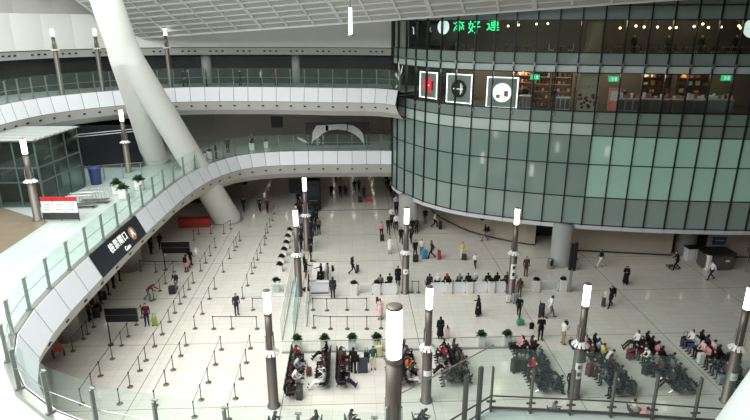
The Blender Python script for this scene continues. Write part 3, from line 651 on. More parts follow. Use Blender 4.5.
# ================================================================== PEOPLE
SKINC = [(214,170,142),(198,152,124),(226,186,160)]
def joints(kind):
    J = dict(pel=(0,0,.93), sp=(0,.0,1.10), ch=(0,.0,1.30), nb=(0,-.005,1.44), hd=(0,.015,1.575), tilt=0.,
             lsh=(-.175,0,1.385), lel=(-.225,-.03,1.12), lwr=(-.235,.05,.88), rsh=(.175,0,1.385), rel=(.225,-.03,1.12), rwr=(.235,.05,.88),
             lhp=(-.085,0,.90), lkn=(-.095,.02,.49), lan=(-.10,-.02,.08), rhp=(.085,0,.90), rkn=(.095,.02,.49), ran=(.10,-.02,.08), lto=(-.13,.15,.035), rto=(.13,.15,.035))
    def up(**k): J.update(k)
    if kind in ('walk','pull','push','walkphone'):
        up(lkn=(-.09,.20,.51), lan=(-.09,.30,.09), lto=(-.10,.47,.07), rkn=(.09,.0,.48), ran=(.09,-.33,.17), rto=(.10,-.20,.04), lwr=(-.22,-.14,.90), lel=(-.22,-.12,1.13), rwr=(.22,.22,.95), rel=(.22,.02,1.12), ch=(0,.03,1.30), nb=(0,.03,1.44), hd=(0,.06,1.575))
    if kind == 'pull': up(rel=(.24,-.14,1.14), rwr=(.26,-.32,.92))
    if kind == 'push': up(lel=(-.22,.06,1.12), lwr=(-.2,.33,1.02), rel=(.22,.06,1.12), rwr=(.2,.33,1.02), ch=(0,.08,1.29), nb=(0,.11,1.42), hd=(0,.17,1.54), lsh=(-.175,.08,1.37), rsh=(.175,.08,1.37))
    if kind in ('phone','walkphone'): up(rel=(.22,.02,1.12), rwr=(.08,.28,1.20), tilt=25., hd=(0,.05,1.565))
    if kind == 'reach': up(rel=(.24,.2,1.22), rwr=(.2,.46,1.18))
    if kind == 'bend': up(sp=(0,.10,1.06), ch=(0,.26,1.18), nb=(0,.38,1.26), hd=(0,.50,1.32), tilt=30., lsh=(-.175,.33,1.22), rsh=(.175,.33,1.22), lel=(-.22,.5,1.05), rel=(.22,.5,1.05), lwr=(-.2,.72,.95), rwr=(.2,.72,.95), lkn=(-.09,-.05,.5), lan=(-.09,-.40,.16), lto=(-.1,-.27,.04), rkn=(.09,.16,.5), ran=(.09,.12,.08), rto=(.1,.29,.035))
    if kind.startswith('sit'):
        up(pel=(0,-.03,.56), sp=(0,-.08,.74), ch=(0,-.10,.94), nb=(0,-.09,1.08), hd=(0,-.06,1.215), lsh=(-.175,-.09,1.03), rsh=(.175,-.09,1.03), lel=(-.23,-.02,.78), rel=(.23,-.02,.78), lwr=(-.10,.20,.70), rwr=(.10,.20,.70),
           lhp=(-.09,.0,.55), rhp=(.09,.0,.55), lkn=(-.12,.42,.54), rkn=(.12,.42,.54), lan=(-.12,.40,.09), ran=(.12,.40,.09), lto=(-.14,.57,.035), rto=(.14,.57,.035))
    if kind == 'sit_phone': up(lwr=(-.06,.24,.90), rwr=(.06,.24,.90), tilt=35., hd=(0,.0,1.20), ch=(0,-.06,.93), nb=(0,-.03,1.07), lsh=(-.175,-.05,1.02), rsh=(.175,-.05,1.02))
    if kind == 'sit_ext': up(lkn=(-.11,.46,.52), rkn=(.11,.44,.53), lan=(-.12,.82,.12), ran=(.10,.78,.16), lto=(-.14,.90,.24), rto=(.12,.86,.28))
    if kind == 'sit_lean': up(sp=(0,.03,.74), ch=(0,.14,.90), nb=(0,.24,1.01), hd=(0,.33,1.12), tilt=40., lsh=(-.175,.18,.98), rsh=(.175,.18,.98), lel=(-.2,.32,.66), rel=(.2,.32,.66), lwr=(-.06,.52,.72), rwr=(.06,.52,.72))
    if kind == 'sit_cross': up(rkn=(.02,.46,.62), ran=(-.22,.52,.50), rto=(-.34,.60,.50))
    return {k: (Vector(v) if k != 'tilt' else v) for k, v in J.items()}
ZONES = {'skin':0,'top':1,'bottom':2,'shoe':3,'eye':4,'fore':5}
def make_body(kind, dress=0.):
    J = joints(kind); b = MB(); bones = []
    def limb(pts, rs, zone):
        b.tube(pts, rs, 10)
        for p, r in zip(pts, rs): b.ball(p, r*.98, 10, 6)
        for i in range(len(pts)-1): bones.append((pts[i], pts[i+1], rs[i], zone))
    # torso as a loft of ellipses
    sp = [J['pel']-Vector((0,0,.06)), J['pel'], J['sp'], J['ch'], J['nb']-(J['nb']-J['ch'])*.25, J['nb']]
    ww = [.125,.160,.142,.172,.135,.06]; dd = [.10,.118,.105,.122,.088,.06]; n = 16; vs = []; fs = []
    for i, p in enumerate(sp):
        t = (sp[min(i+1,5)]-sp[max(i-1,0)]).normalized(); xx = Vector((1,0,0)); yy = t.cross(xx).normalized()
        for k in range(n): a = 2*math.pi*k/n; vs.append(p+xx*ww[i]*math.cos(a)+yy*dd[i]*math.sin(a))
    for i in range(5):
        for k in range(n): l=(k+1)%n; fs.append((i*n+k,i*n+l,(i+1)*n+l,(i+1)*n+k))
    fs += [tuple(range(n-1,-1,-1)), tuple(range(5*n,6*n))]; b.add(vs, fs)
    bones.append((J['pel']-Vector((0,0,.03)), J['pel']+Vector((0,0,.0)), .12, 'bottom' if not dress else 'top')); bones.append((J['pel']+(J['sp']-J['pel'])*.4, J['nb']-(J['nb']-J['ch'])*.2, .13, 'top'))
    M = Matrix.Rotation(R(-J['tilt']), 3, 'X'); h = J['hd']
    limb([J['nb']-(J['nb']-J['ch'])*.1, h-M@Vector((0,.02,.06))], [.056,.052], 'skin')
    b.ball(h, (.076,.094,.112), 16, 12, M=M); b.ball(h+M@Vector((0,.035,-.055)), (.058,.055,.058), 12, 8, M=M)
    b.ball(h+M@Vector((0,.096,-.012)), (.016,.022,.026), 8, 6, M=M)                 # nose
    for s in (-1,1): b.ball(h+M@Vector((s*.078,.0,-.008)), (.014,.022,.032), 8, 6, M=M)
    bones.append((h, h+M@Vector((0,0,.04)), .10, 'skin')); bones.append((h+M@Vector((0,.05,-.05)), h+M@Vector((0,.09,0)), .05, 'skin'))
    for s in 'lr':
        limb([J[s+'sh'], J[s+'el']], [.066,.05], 'top'); limb([J[s+'el'], J[s+'wr']], [.049,.034], 'fore')
        limb([J[s+'sh'], J['ch']+Vector((0,0,.06))], [.066,.09], 'top')
        limb([J[s+'hp'], J[s+'kn'], J[s+'an']], [.098,.066,.048], 'bottom')
        limb([J[s+'hp'], J['pel']], [.1,.1], 'bottom' if not dress else 'top')
        an, to = J[s+'an'], J[s+'to']; dn = (to-an).normalized()
        limb([an+Vector((0,0,-.02))-dn*.045, an+(to-an)*.55+Vector((0,0,-.012)), to], [.044,.046,.036], 'shoe')
    if dress:
        z0 = dress; pr = [(.15,J['sp'].z),(.19,J['pel'].z),(.21,(J['pel'].z+z0)/2),(.25,z0)]
        b.lathe(pr, (0,0,0), 20); bones.append((Vector((0,0,z0)), J['pel'], .2, 'top'))
    me = b.mesh('t', M_BLACK); o = ob('t', me); rm = o.modifiers.new('r','REMESH'); rm.mode='VOXEL'; rm.voxel_size=.0165
    sm = o.modifiers.new('s','SMOOTH'); sm.factor=.5; sm.iterations=2
    dg = bpy.context.evaluated_depsgraph_get(); dg.update(); me2 = bpy.data.meshes.new_from_object(o.evaluated_get(dg)); bpy.data.objects.remove(o)
    vs = [v.co.copy() for v in me2.vertices]; fs = [tuple(p.vertices) for p in me2.polygons]; mi = []
    segs = [(a, bb-a, max(1e-9,(bb-a).length_squared), r, ZONES[z]) for a, bb, r, z in bones]
    for f in fs:
        c = (vs[f[0]]+vs[f[1]]+vs[f[2]])/3; best = 9; zb = 1
        for a, d, l2, r, z in segs:
            t = (c-a).dot(d)/l2; t = 0 if t < 0 else 1 if t > 1 else t
            q = (c-(a+d*t)).length-r
            if q < best: best = q; zb = z
        if zb == 0 and c.z < J['nb'].z-.01 and kind != 'bend' and 'lean' not in kind: zb = 1
        mi.append(zb)
    bpy.data.meshes.remove(me2); bpy.data.meshes.remove(me)
    r = MB(); r.v = [tuple(v) for v in vs]; r.f = fs; r.m = mi
    for s in (-1,1):                                                                # eyes, mouth
        r.ball(h+M@Vector((s*.031,.083,.012)), (.012,.009,.007), 8, 5, 4, M=M)
    r.ball(h+M@Vector((0,.089,-.058)), (.024,.007,.006), 8, 5, 4, M=M)
    for s, sg in (('l',-1),('r',1)):                                               # hands
        w, e_ = J[s+'wr'], J[s+'el']; d = (w-e_).normalized(); side = Vector((sg,0,0)); side = (side-d*side.dot(d)).normalized(); nn = d.cross(side)
        Mh = Matrix((nn, side, d)).transposed()           # columns: width, thickness, along
        r.ball(w+d*.045, (.038,.018,.055), 10, 6, 0, M=Mh)
        for q, (off_, ln) in enumerate(((-.028,.062),(-.0095,.075),(.0095,.07),(.028,.055))):
            p0 = w+d*.08+nn*off_; p1 = p0+d*ln*.55-side*.006; p2 = p1+d*ln*.4-side*.026; r.tube([p0,p1,p2], [.0095,.009,.007], 5)
        td = -nn*sg; p0 = w+d*.03+td*.032; r.tube([p0, p0+td*.028+d*.03, p0+td*.03+d*.06-side*.012], [.011,.010,.008], 5)
    me = r.mesh('person', [M_BLACK]*6, True)
    return me, J['hd'], J['tilt']
def hair_mesh(style):
    b = MB(); n, k = 20, 14; vs = []; fs = []
    for i in range(k+1):
        th = math.pi*i/k
        for j in range(n):
            a = 2*math.pi*j/n; p = Vector((.084*math.sin(th)*math.cos(a), .102*math.sin(th)*math.sin(a), .121*math.cos(th)))
            front = p.y > .035 and p.z < .062; low = p.z < (-.055 if style == 'short' else -.4)
            if front or low: p *= .72
            if style != 'short' and p.z < 0 and p.y < .03: p.x *= 1.1
            vs.append(p)
    for i in range(k):
        for j in range(n): l=(j+1)%n; fs.append((i*n+j,(i+1)*n+j,(i+1)*n+l,i*n+l))
    b.add(vs, fs)
    if style == 'long': b.tube([(0,-.05,.0),(0,-.085,-.1),(0,-.10,-.22),(0,-.095,-.30)], [.08,.082,.07,.03], 12)
    if style == 'big':
        b.tube([(0,-.05,.02),(0,-.09,-.1),(0,-.11,-.22),(0,-.10,-.32)], [.11,.135,.12,.05], 12)
    if style == 'bun': b.ball((0,-.10,.07), .045, 10, 8)
    if style == 'cap': b.box((0,.10,.045), (.11,.09,.012), rx=R(-10))
    return b.mesh('hair', M_BLACK, True)
HAIRS = {}
BODY = {}
def cloth(c): return mat('cloth_%d_%d_%d' % c, c, .85, noise=.10, scale=14, spec=.2)
M_SHOE = mat('dark_shoe', (34,32,32), .5); M_EYE = mat('eye_dark', (30,22,20), .4)
HC = {'black':(24,21,20),'brown':(70,48,36),'grey':(140,136,130),'white':(232,232,228),'navy':(34,40,66),'red':(150,40,42)}
CL = dict(black=(25,25,27), charcoal=(52,53,56), grey=(118,118,120), lightgrey=(176,177,178), white=(232,231,228), navy=(36,42,64), blue=(66,96,140), beige=(196,180,154), khaki=(176,150,112), brown=(92,66,50), red=(176,36,48), maroon=(92,34,42), pink=(222,150,154), palepink=(228,190,190), green=(70,100,72), teal=(50,96,98), yellow=(222,200,120), denim=(72,86,108), olive=(88,88,66), cream=(222,212,190), lightblue=(150,180,205), orange=(206,110,60))
pi_ = 0
def person(x, y, face, kind, top, bot, lab, hair='short', hc='black', h=1.68, z=0., dress=0., sleeve=True, shoe=None):
    """face: compass turn in degrees, 0 = away from the viewer, 90 = to the viewer's right, 180 = towards the viewer"""
    global pi_; pi_ += 1
    key = (kind, dress)
    if key not in BODY: BODY[key] = make_body(kind, dress)
    me, hd, tilt = BODY[key]
    o = ob('person', me, None, (x,y,z), R(-face)); s = h/1.69; o.scale = (s,s,s)
    sk = mat(f'skin_{pi_%3}', SKINC[pi_%3], .55, noise=.03)
    ms = [sk, cloth(CL[top]), cloth(CL[bot]), cloth(CL[shoe]) if shoe else M_SHOE, M_EYE, cloth(CL[top]) if sleeve else sk]
    for i, m in enumerate(ms): o.material_slots[i].link = 'OBJECT'; o.material_slots[i].material = m
    if hair not in HAIRS: HAIRS[hair] = hair_mesh(hair)
    ho = ob('hair' if hair != 'cap' else 'cap', HAIRS[hair], o, hd); ho.rotation_euler.x = R(-tilt)
    ho.material_slots[0].link = 'OBJECT'; ho.material_slots[0].material = mat('hair_'+hc, HC[hc], .6, noise=.2, scale=20)
    tag(o, lab, 'person'); return o
BPK = {}
def backpack(x, y, z, face, c, lab, dist=.26):
    m = cloth(CL[c]); a = R(face); t = thing('backpack', lab, 'backpack', (x-math.sin(a)*dist, y-math.cos(a)*dist, z), -a)
    b = MB(); b.rbox((0,0,0), (.32,.18,.44), .07); b.build('body', m, t); MB().rbox((0,-.11,-.08), (.24,.06,.2), .025).build('pocket', m, t); MB().tube([(-.05,.02,.21),(-.05,.02,.26),(.05,.02,.26),(.05,.02,.21)], .012, 6).build('handle', M_BLACK, t)
    return t
def handbag(x, y, z, c, lab, size=(.3,.14,.24)):
    t = thing('handbag', lab, 'bag', (x,y,z)); w, d, h = size
    MB().rbox((0,0,h/2), size, .05).build('body', cloth(CL[c]), t); MB().tube([(-w*.3,0,h),(-w*.2,0,h+.14),(w*.2,0,h+.14),(w*.3,0,h)], .012, 6).build('handle', cloth(CL[c]), t)
    return t
# ================================================================== SEAT ROWS + SITTERS
ROWSPEC = {
 'A': (-3.6, 27.3, 8, 1, 'single black seat row nearest the first lamp post, facing the hall middle', "in the single row"),
 'B': (-1.75, 28.2, 6, -1, 'black seat row facing the single row, back to back with another', "facing the single row"),
 'C': (-.75, 28.2, 6, 1, 'black seat row backing onto the row that faces the single row', "by the navy suitcase"),
 'D': (2.5, 28.2, 6, -1, 'black seat row partly hidden by the big near lamp post', "behind the near lamp post"),
 'E': (3.18, 28.2, 6, 1, 'black seat row just past the big near lamp post', "just past near lamp post"),
 'F': (5.65, 28.2, 6, -1, 'black seat row beyond the plain-notice lamp post facing it', "facing the plain-notice lamp post"),
 'G': (6.33, 28.2, 6, 1, 'black seat row behind the slanting glass screen, facing away from the plain-notice post', "behind the slanting glass screen"),
 'J': (10.7, 27.2, 8, -1, 'crowded black seat row facing the pair of corner planters', "facing the corner planters"),
 'K': (11.38, 27.2, 8, 1, 'crowded black seat row facing the two-symbol lamp post', 'in the row facing the two-symbol lamp post'),
 'L': (14.8, 26.7, 9, -1, 'black seat row beyond the two-symbol lamp post and facing it', "beyond the two-symbol post"),
 'M': (15.48, 26.7, 9, 1, 'black seat row backing onto the row beyond the two-symbol lamp post', "backing row beyond two-symbol post"),
 'N': (18.3, 26.8, 9, -1, 'black seat row ended by the man with outstretched knees', "in the knees-out man's row"),
 'O': (18.98, 26.8, 9, 1, 'black seat row backing onto the knees-out man\'s row', "backing the knees-out man's row"),
 'P': (21.9, 26.8, 9, -1, 'last black seat row headed by the person in white top', "in the white-topped person's row"),
 'Q': (22.58, 26.8, 9, 1, 'outermost black seat row nearest the drum wall and white column', "in the outermost row"),
 'a': (-4.1, 21.6, 6, 1, 'black seat row below the single row, cut off by the balcony glass', "below the single row"),
 'b': (-2.0, 21.6, 6, -1, 'black seat row under the glass edge with one broad dark sitter', "under glass facing the lanes"),
 'c': (-.2, 21.6, 6, 1, 'black seat row under the glass edge just before the near lamp post', "under glass by near lamp"),
 'd': (3.3, 21.6, 6, 1, 'black seat row under the glass between the two lamp posts', "under glass between lamp posts"),
 'e': (10.5, 21.8, 6, 1, 'black seat row seen below the steel rail near the two-symbol post', "under rail by two-symbol post"),
 'f': (14.8, 21.8, 6, 1, 'black seat row seen below the steel rail beyond the two-symbol post', "under rail beyond two-symbol post"),
}
SEATPOS = {k: (seat_row(v[0], v[1], v[2], v[3], v[4]), v) for k, v in ROWSPEC.items()}
def nm(c): return {'lightgrey':'light grey','palepink':'pale pink','lightblue':'light blue'}.get(c, c)
def sit(row, i, kind, top, bot, hair='short', hc='black', h=1.66, sleeve=True, extra=''):
    f, v = SEATPOS[row]; x, y = f(i); face = 90 if v[3] > 0 else 270
    pos = {'sit':'upright','sit_phone':'phone-bent','sit_ext':'legs-out','sit_lean':'leaning','sit_cross':'cross-legged'}[kind]
    hw = {'long':'long-haired ','bun':'bun-haired ','cap':'capped ','big':'big-haired '}.get(hair, '')
    lab = f'{hw}person in {nm(top)} and {nm(bot)} sitting {pos} {v[5]}' if not extra else extra
    used_l = SEATED.setdefault(lab, 0); SEATED[lab] += 1
    person(x+.05*v[3], y, face, kind, top, bot, lab, hair, hc, h, .015, sleeve=sleeve)
SEATED = {}
for a in [
 ('A',6,'sit_phone','red','charcoal','short','black'),('A',4,'sit_lean','lightgrey','grey','short','black'),('A',5,'sit','green','black','short','black'),('A',2,'sit_lean','white','lightgrey','short','black'),('A',1,'sit','black','charcoal','short','black'),('A',0,'sit_phone','charcoal','brown','long','brown'),('A',3,'sit_cross','maroon','black','long','black'),
 ('B',5,'sit_ext','black','black','short','black'),('B',3,'sit_phone','maroon','black','short','black'),('B',2,'sit','brown','black','short','black'),('B',1,'sit_phone','white','black','long','black'),('B',0,'sit_ext','lightgrey','white','short','black'),
 ('C',3,'sit','maroon','charcoal','short','brown'),('C',1,'sit_phone','black','black','short','black'),('C',0,'sit_ext','black','navy','short','black'),('C',4,'sit','olive','black','long','black'),
 ('D',5,'sit','navy','charcoal','short','black'),('D',3,'sit_phone','brown','black','long','black'),('D',1,'sit_phone','lightgrey','black','short','black'),
 ('E',5,'sit','charcoal','black','short','brown'),('E',4,'sit_phone','grey','black','short','black'),('E',3,'sit','black','black','short','black'),('E',2,'sit_phone','orange','white','long','brown'),('E',1,'sit_lean','charcoal','black','short','black'),('E',0,'sit_ext','grey','white','short','black'),
 ('F',5,'sit','black','charcoal','short','black'),('F',4,'sit_phone','red','black','long','black'),('F',3,'sit','charcoal','grey','short','black'),('F',2,'sit_ext','black','black','short','black'),('F',1,'sit_phone','grey','charcoal','short','black'),('F',0,'sit_lean','brown','grey','short','black'),
 ('G',5,'sit','brown','black','short','black'),('G',4,'sit_phone','black','grey','short','black'),('G',3,'sit','olive','black','short','black'),('G',2,'sit_lean','charcoal','grey','short','black'),('G',1,'sit','brown','charcoal','long','brown'),('G',0,'sit_cross','black','charcoal','short','black'),
 ('J',7,'sit','pink','black','long','black'),('J',6,'sit_phone','black','black','short','black'),('J',5,'sit','charcoal','grey','short','black'),('J',4,'sit_lean','grey','black','short','black'),('J',3,'sit','red','black','short','black'),('J',1,'sit_phone','black','charcoal','short','black'),('J',2,'sit','navy','black','long','black'),
 ('K',7,'sit','maroon','black','short','black'),('K',6,'sit','black','black','short','black'),('K',5,'sit_phone','grey','charcoal','short','grey'),('K',4,'sit','charcoal','black','long','black'),('K',2,'sit_ext','black','charcoal','short','black'),('K',0,'sit_lean','black','black','short','black'),
 ('L',8,'sit','palepink','maroon','long','black'),('L',7,'sit_phone','maroon','black','short','black'),('L',6,'sit','brown','charcoal','long','brown'),('L',4,'sit_phone','black','grey','short','black'),('L',3,'sit','navy','black','short','black'),('L',2,'sit_lean','grey','charcoal','short','black'),('L',0,'sit','charcoal','black','short','black'),
 ('M',8,'sit','black','black','short','black'),('M',7,'sit','lightblue','denim','long','black'),('M',6,'sit_phone','yellow','black','short','black'),('M',5,'sit_lean','white','grey','short','black'),('M',4,'sit','maroon','charcoal','short','black'),('M',2,'sit_phone','charcoal','black','short','black'),('M',1,'sit','black','grey','short','black'),
 ('N',7,'sit','black','navy','short','black'),('N',6,'sit_phone','charcoal','maroon','long','black'),('N',5,'sit_lean','white','charcoal','short','white'),('N',4,'sit','grey','black','short','black'),('N',3,'sit_phone','brown','black','short','black'),('N',1,'sit_ext','charcoal','black','short','black'),
 ('O',8,'sit','black','black','short','black'),('O',7,'sit','black','charcoal','long','black'),('O',6,'sit_phone','pink','black','long','black'),('O',5,'sit','black','navy','short','black'),('O',4,'sit_lean','charcoal','grey','short','black'),('O',3,'sit','grey','charcoal','short','black'),('O',2,'sit_phone','black','black','short','black'),('O',1,'sit_ext','black','charcoal','cap','black'),
 ('P',7,'sit_phone','lightgrey','denim','short','black'),('P',6,'sit','palepink','black','long','black'),('P',5,'sit_phone','pink','charcoal','long','black'),('P',4,'sit','black','black','short','black'),('P',3,'sit_lean','charcoal','black','short','black'),('P',2,'sit','brown','black','short','black'),('P',1,'sit_phone','black','grey','short','black'),
 ('Q',8,'sit','black','black','short','black'),('Q',7,'sit','charcoal','black','short','black'),('Q',6,'sit_phone','palepink','grey','short','black'),('Q',5,'sit','black','charcoal','short','black'),('Q',4,'sit_lean','black','black','long','black'),('Q',2,'sit','charcoal','black','cap','black'),('Q',1,'sit_phone','grey','black','short','grey'),
 ('a',5,'sit_phone','charcoal','black','short','black'),('b',5,'sit','black','charcoal','short','black'),('b',4,'sit_phone','charcoal','black','short','black'),('c',5,'sit_phone','black','black','short','black'),('c',4,'sit','charcoal','grey','short','brown'),('d',5,'sit_lean','charcoal','grey','short','black'),('d',4,'sit','black','black','short','black'),
 ('e',5,'sit_phone','grey','charcoal','short','black'),('f',5,'sit','cream','beige','short','brown'),('f',4,'sit_lean','pink','grey','short','black'),
]: sit(*a)
sit('N',8,'sit_ext','white','charcoal','short','black',1.74,True,'man in white shirt sitting at the row end with knees out')
sit('P',8,'sit','white','denim','short','black',1.7,True,'person in white top sitting alone at the head of the last row')
x, y = at(572, 408, .9); 
sit('e',4,'sit','charcoal','black','long','black')
# ------------------------------------------------------------ bench sitters seen from behind
for (xa, n, lab) in ((at(379,283)[0], 2, 'short black bench row next to the bench lamp post'),(at(427,283)[0], 3, 'black bench row behind the white-hatted sitter'),(at(455,283)[0], 3, 'black bench row of the grey-jacketed sitter'),(at(484,283)[0], 4, 'black bench row ending at the grey suitcase')):
    bench_row(xa, 41.0, n, lab)
for (px, kind, top, hair, hc, lab) in ((379.5,'sit','grey','short','black','person in grey seen from behind, outermost on the first bench'),(389,'sit_lean','black','short','black','person in black seen from behind on the bench beside the lamp post'),
   (427.5,'sit','charcoal','short','black','person in charcoal seen from behind, first on the second bench'),(435.5,'sit_phone','white','cap','white','person with white hat seen from behind on the second bench'),(444.5,'sit','maroon','big','red','person with big reddish hair seen from behind on the second bench'),
   (457,'sit','grey','short','grey','grey-haired person in grey jacket seen from behind on a bench'),(465.5,'sit_phone','black','short','black','person in black seen from behind beside the grey jacket'),(472,'sit','lightgrey','short','white','white-haired person seen from behind on the third bench'),
   (485,'sit','black','short','black','broad person in black seen from behind, first on the last bench'),(494,'sit','black','bun','black','bun-haired person in black seen from behind on the last bench'),(504,'sit_phone','charcoal','short','black','person in charcoal hunched on the last bench'),(511,'sit','white','short','white','person in white seen from behind nearest the symbol lamp post')):
    x, _ = at(px, 283); person(x, 41.05, 0, kind, top, 'black', lab, hair, hc, 1.68, .015)
stand_px = at(397,281); person(stand_px[0], 41.75, 180, 'stand', 'black', 'black', 'person in black coat standing just past the first bench', 'long', 'black', 1.72, dress=.5)
# ------------------------------------------------------------ standing and walking
def stand(px, py, *a, **k): x, y = at(px, py); return person(x, y, *a, **k)
stand(237,315,150,'stand','charcoal','charcoal','man in dark clothes standing alone amid the queue lanes', h=1.75)
stand(147.5,325.5,170,'stand','maroon','navy','man in maroon top standing with a green suitcase', h=1.75)
x,y = at(155,325.5); suitcase(x,y,R(10),'lime',(150,170,60),'yellow green suitcase beside the man in maroon',(.36,.24,.55))
stand(149,301,95,'bend','brown','grey','man bent forward pushing along the queue lane', h=1.7)
stand(177,291,190,'push','charcoal','grey','man in dark jacket leaning on his small trolley', h=1.72)
x,y = at(172.5,294); suitcase(x,y,R(10),'black',(34,34,36),'black case topped trolley in front of the leaning man',(.5,.35,.6))
stand(187,272,0,'stand','pink','maroon','woman in pink skirt with black bag seen from behind', hair='long', h=1.65, dress=.62)
x,y = at(187,272); backpack(x,y,1.22,0,'black','black backpack worn by the woman in pink skirt')
stand(191,267,20,'walk','black','black','person in black just ahead of the pink-skirted woman')
for i,(px,py,f,kd,t,b_) in enumerate(((94,315,90,'stand','charcoal','black'),(109,295,60,'stand','grey','charcoal'),(114,288,90,'phone','black','black'),(101,304,45,'stand','black','charcoal'),(120,281,60,'stand','charcoal','black'),(90,321,90,'phone','brown','black'))):
    stand(px,py,f,kd,t,b_,['person in charcoal nearest the wheelchair under the balcony','person in grey queuing under the balcony by the luggage','person in black phoning under the balcony','person in black queuing beneath the fascia','person in charcoal under the gate sign','person in brown under the balcony edge'][i])
for i,(px,py) in enumerate(((99,312),(104,300),(97,318))):
    x,y = at(px,py); suitcase(x,y,.3*i,'black',(34,34,36),f'black suitcase under the balcony, {ORD[i]} of the dark luggage there',(.45,.3,.65))
for px,py,f,lab in ((152,248,90,'person in black by the black board under the balcony'),(161,250,0,'dark figure beside the far black information board'),(151,254,40,'person in dark clothes walking behind the gate sign')): stand(px,py,f,'stand','black','black',lab)
stand(244,211.5,180,'walk','black','charcoal','lone dark walker in the dim passage behind the lanes')
stand(260,211.5,180,'walk','charcoal','black','taller of two dark walkers side by side in the passage'); stand(267.5,212.5,180,'walk','maroon','black','walker in maroon next to the taller dark walker')
x,y = at(264,213); handbag(x,y,0,'pink','pink bag on the floor between the two dark walkers')
# passage at the back
for i,(px,py,f,kd,t,b_,lab) in enumerate(((331.5,197.5,180,'walk','black','black','dark walker with a white carrier bag in the back passage'),(340.5,197,180,'walk','black','charcoal','shorter of the close pair walking in the back passage'),(345.5,196.5,180,'walk','charcoal','black','taller of the close pair walking in the back passage'),(354.5,192.5,0,'walk','black','black','dark walker between pair and red suitcase in the passage'),(359,192,0,'walk','charcoal','black','person pulling the dark suitcase in the passage'),(364,199,0,'pull','maroon','black','person in maroon beside the red suitcase'),(336,183,180,'stand','black','black','far figure under the balcony edge'),(341,181,180,'stand','charcoal','black','farthest figure beyond the close pair'))): stand(px,py,f,kd,t,b_,lab)
x,y = at(334.3,198); handbag(x,y,0,'white','white carrier bag by the dark walker',(.35,.15,.4))
x,y = at(360,202.5); suitcase(x,y,0,'black',(34,34,36),'dark suitcase rolled along the back passage')
x,y = at(368.5,201.5); suitcase(x,y,0,'red',(190,52,66),'bright red suitcase in the dim back passage',(.6,.35,.6))
stand(319,234,180,'phone','olive','black','person in olive coat alone by the dark queue', h=1.72)
# queue by the kiosk and lamp posts
qq = [(311,252,0,'black'),(311.5,244.5,20,'charcoal'),(301,249,10,'black'),(311,236,0,'navy'),(301.5,241,350,'charcoal'),(312,228,0,'black'),(306,230,20,'black'),(313,221,0,'charcoal'),(307,222,340,'brown'),(315,215,0,'black'),(309,214,0,'charcoal'),(303,222,0,'black'),(301,213,0,'maroon'),(316,226,60,'black'),(302,232,10,'grey'),(298.5,206,0,'black'),(304,207.5,20,'charcoal'),(306.5,202,0,'black'),(302.5,198,0,'navy'),(299.5,219,10,'black'),(315,236,0,'charcoal'),(317,221,30,'black'),(300,256,0,'black'),(303,192,0,'charcoal')]
for i,(px,py,f,t) in enumerate(qq): stand(px,py,f,'stand' if i%3 else 'phone',t,'black' if i%2 else 'charcoal',f'person in {t}, {ORD[i]} of the dark queue around the lamp post', hair='long' if i%4==1 else 'short', h=1.6+.04*(i%4))
stand(311,261.5,90,'stand','black','black','guard in black holding a long white pole', h=1.76)
x,y = at(314.5,261.5); t = thing('barrier_pole','thin white pole held by the guard in black','pole',(x,y,0)); MB().tube([(0,0,0),(0,0,2.0)],.022,8).build('rod',M_WHITE,t); MB().lathe([(.12,0),(.12,.03),(.03,.05)],n=12).build('foot',M_BLACK,t)
# white counter staff
stand(306.5,278,90,'reach','black','black','staff member in black behind the white counter', h=1.72); stand(308,290,60,'stand','black','charcoal','staff member standing beside the counter end', h=1.7); stand(304.5,272,90,'stand','black','black','second staff member behind the counter')
stand(321.5,283,270,'reach','black','black','man in black suit reaching over the white counter', h=1.76); stand(328,281.5,270,'stand','grey','grey','person in grey suit with black shoulder bag at the counter')
x,y = at(330.5,281); backpack(x-.1,y,1.12,270,'black','black shoulder bag on the grey-suited person', .3)
stand(333,298,0,'stand','charcoal','black','person in long charcoal coat seen from behind near the counter', dress=.75, h=1.78, hair='long')
stand(352.5,274,90,'walk','black','black','woman with long dark hair pulling a small case', hair='big', h=1.6); x,y = at(357.5,271.5); suitcase(x,y,R(90),'charcoal',(60,60,62),'small charcoal case pulled by the dark-haired woman',(.36,.25,.5))
stand(380,319,180,'stand','palepink','palepink','girl in pale pink dress beside the lane end', hair='bun', h=1.62, dress=.25); x,y=at(376.5,314); backpack(x,y,1.1,270,'charcoal','grey shoulder bag beside the girl in pink',.05)
# travellers near planter row
stand(353.5,373,20,'stand','black','black','standing traveller in dark coat beside the big navy suitcase', h=1.78); x,y=at(353.5,373); backpack(x+.28,y-.1,1.25,20,'black','black backpack on the standing traveller')
x,y=at(362.5,372); suitcase(x,y,R(5),'navy',(58,64,78),'big navy suitcase next to the standing traveller',(.62,.36,.85))
stand(373,369,170,'stand','teal','cream','person in teal top and cream trousers by the navy suitcase', h=1.62, hair='long'); x,y=at(366.5,362); suitcase(x,y,0,'black',(34,34,36),'black upright case beside the person in teal',(.34,.24,.6))
x,y=at(379,356.5); suitcase(x,y,0,'paleyellow',(214,208,150),'pale yellow suitcase beside the planter',(.42,.28,.7))
x,y=at(299.5,398); suitcase(x,y,R(90),'charcoal',(60,60,62),'charcoal suitcase at the near end of the single row',(.55,.34,.62))
x,y=at(309,375); suitcase(x,y,R(80),'maroon',(110,40,50),'maroon bag standing before the single row',(.4,.26,.4))
stand(440,339,0,'stand','black','black','woman in long black coat standing with a child', hair='long', dress=.3, h=1.68); stand(447,339,0,'stand','palepink','palepink','small child in pale pink beside the woman in black', h=1.05, hair='long')
stand(478,316,270,'phone','black','black','woman in long black dress looking at her phone', dress=.2, h=1.7)
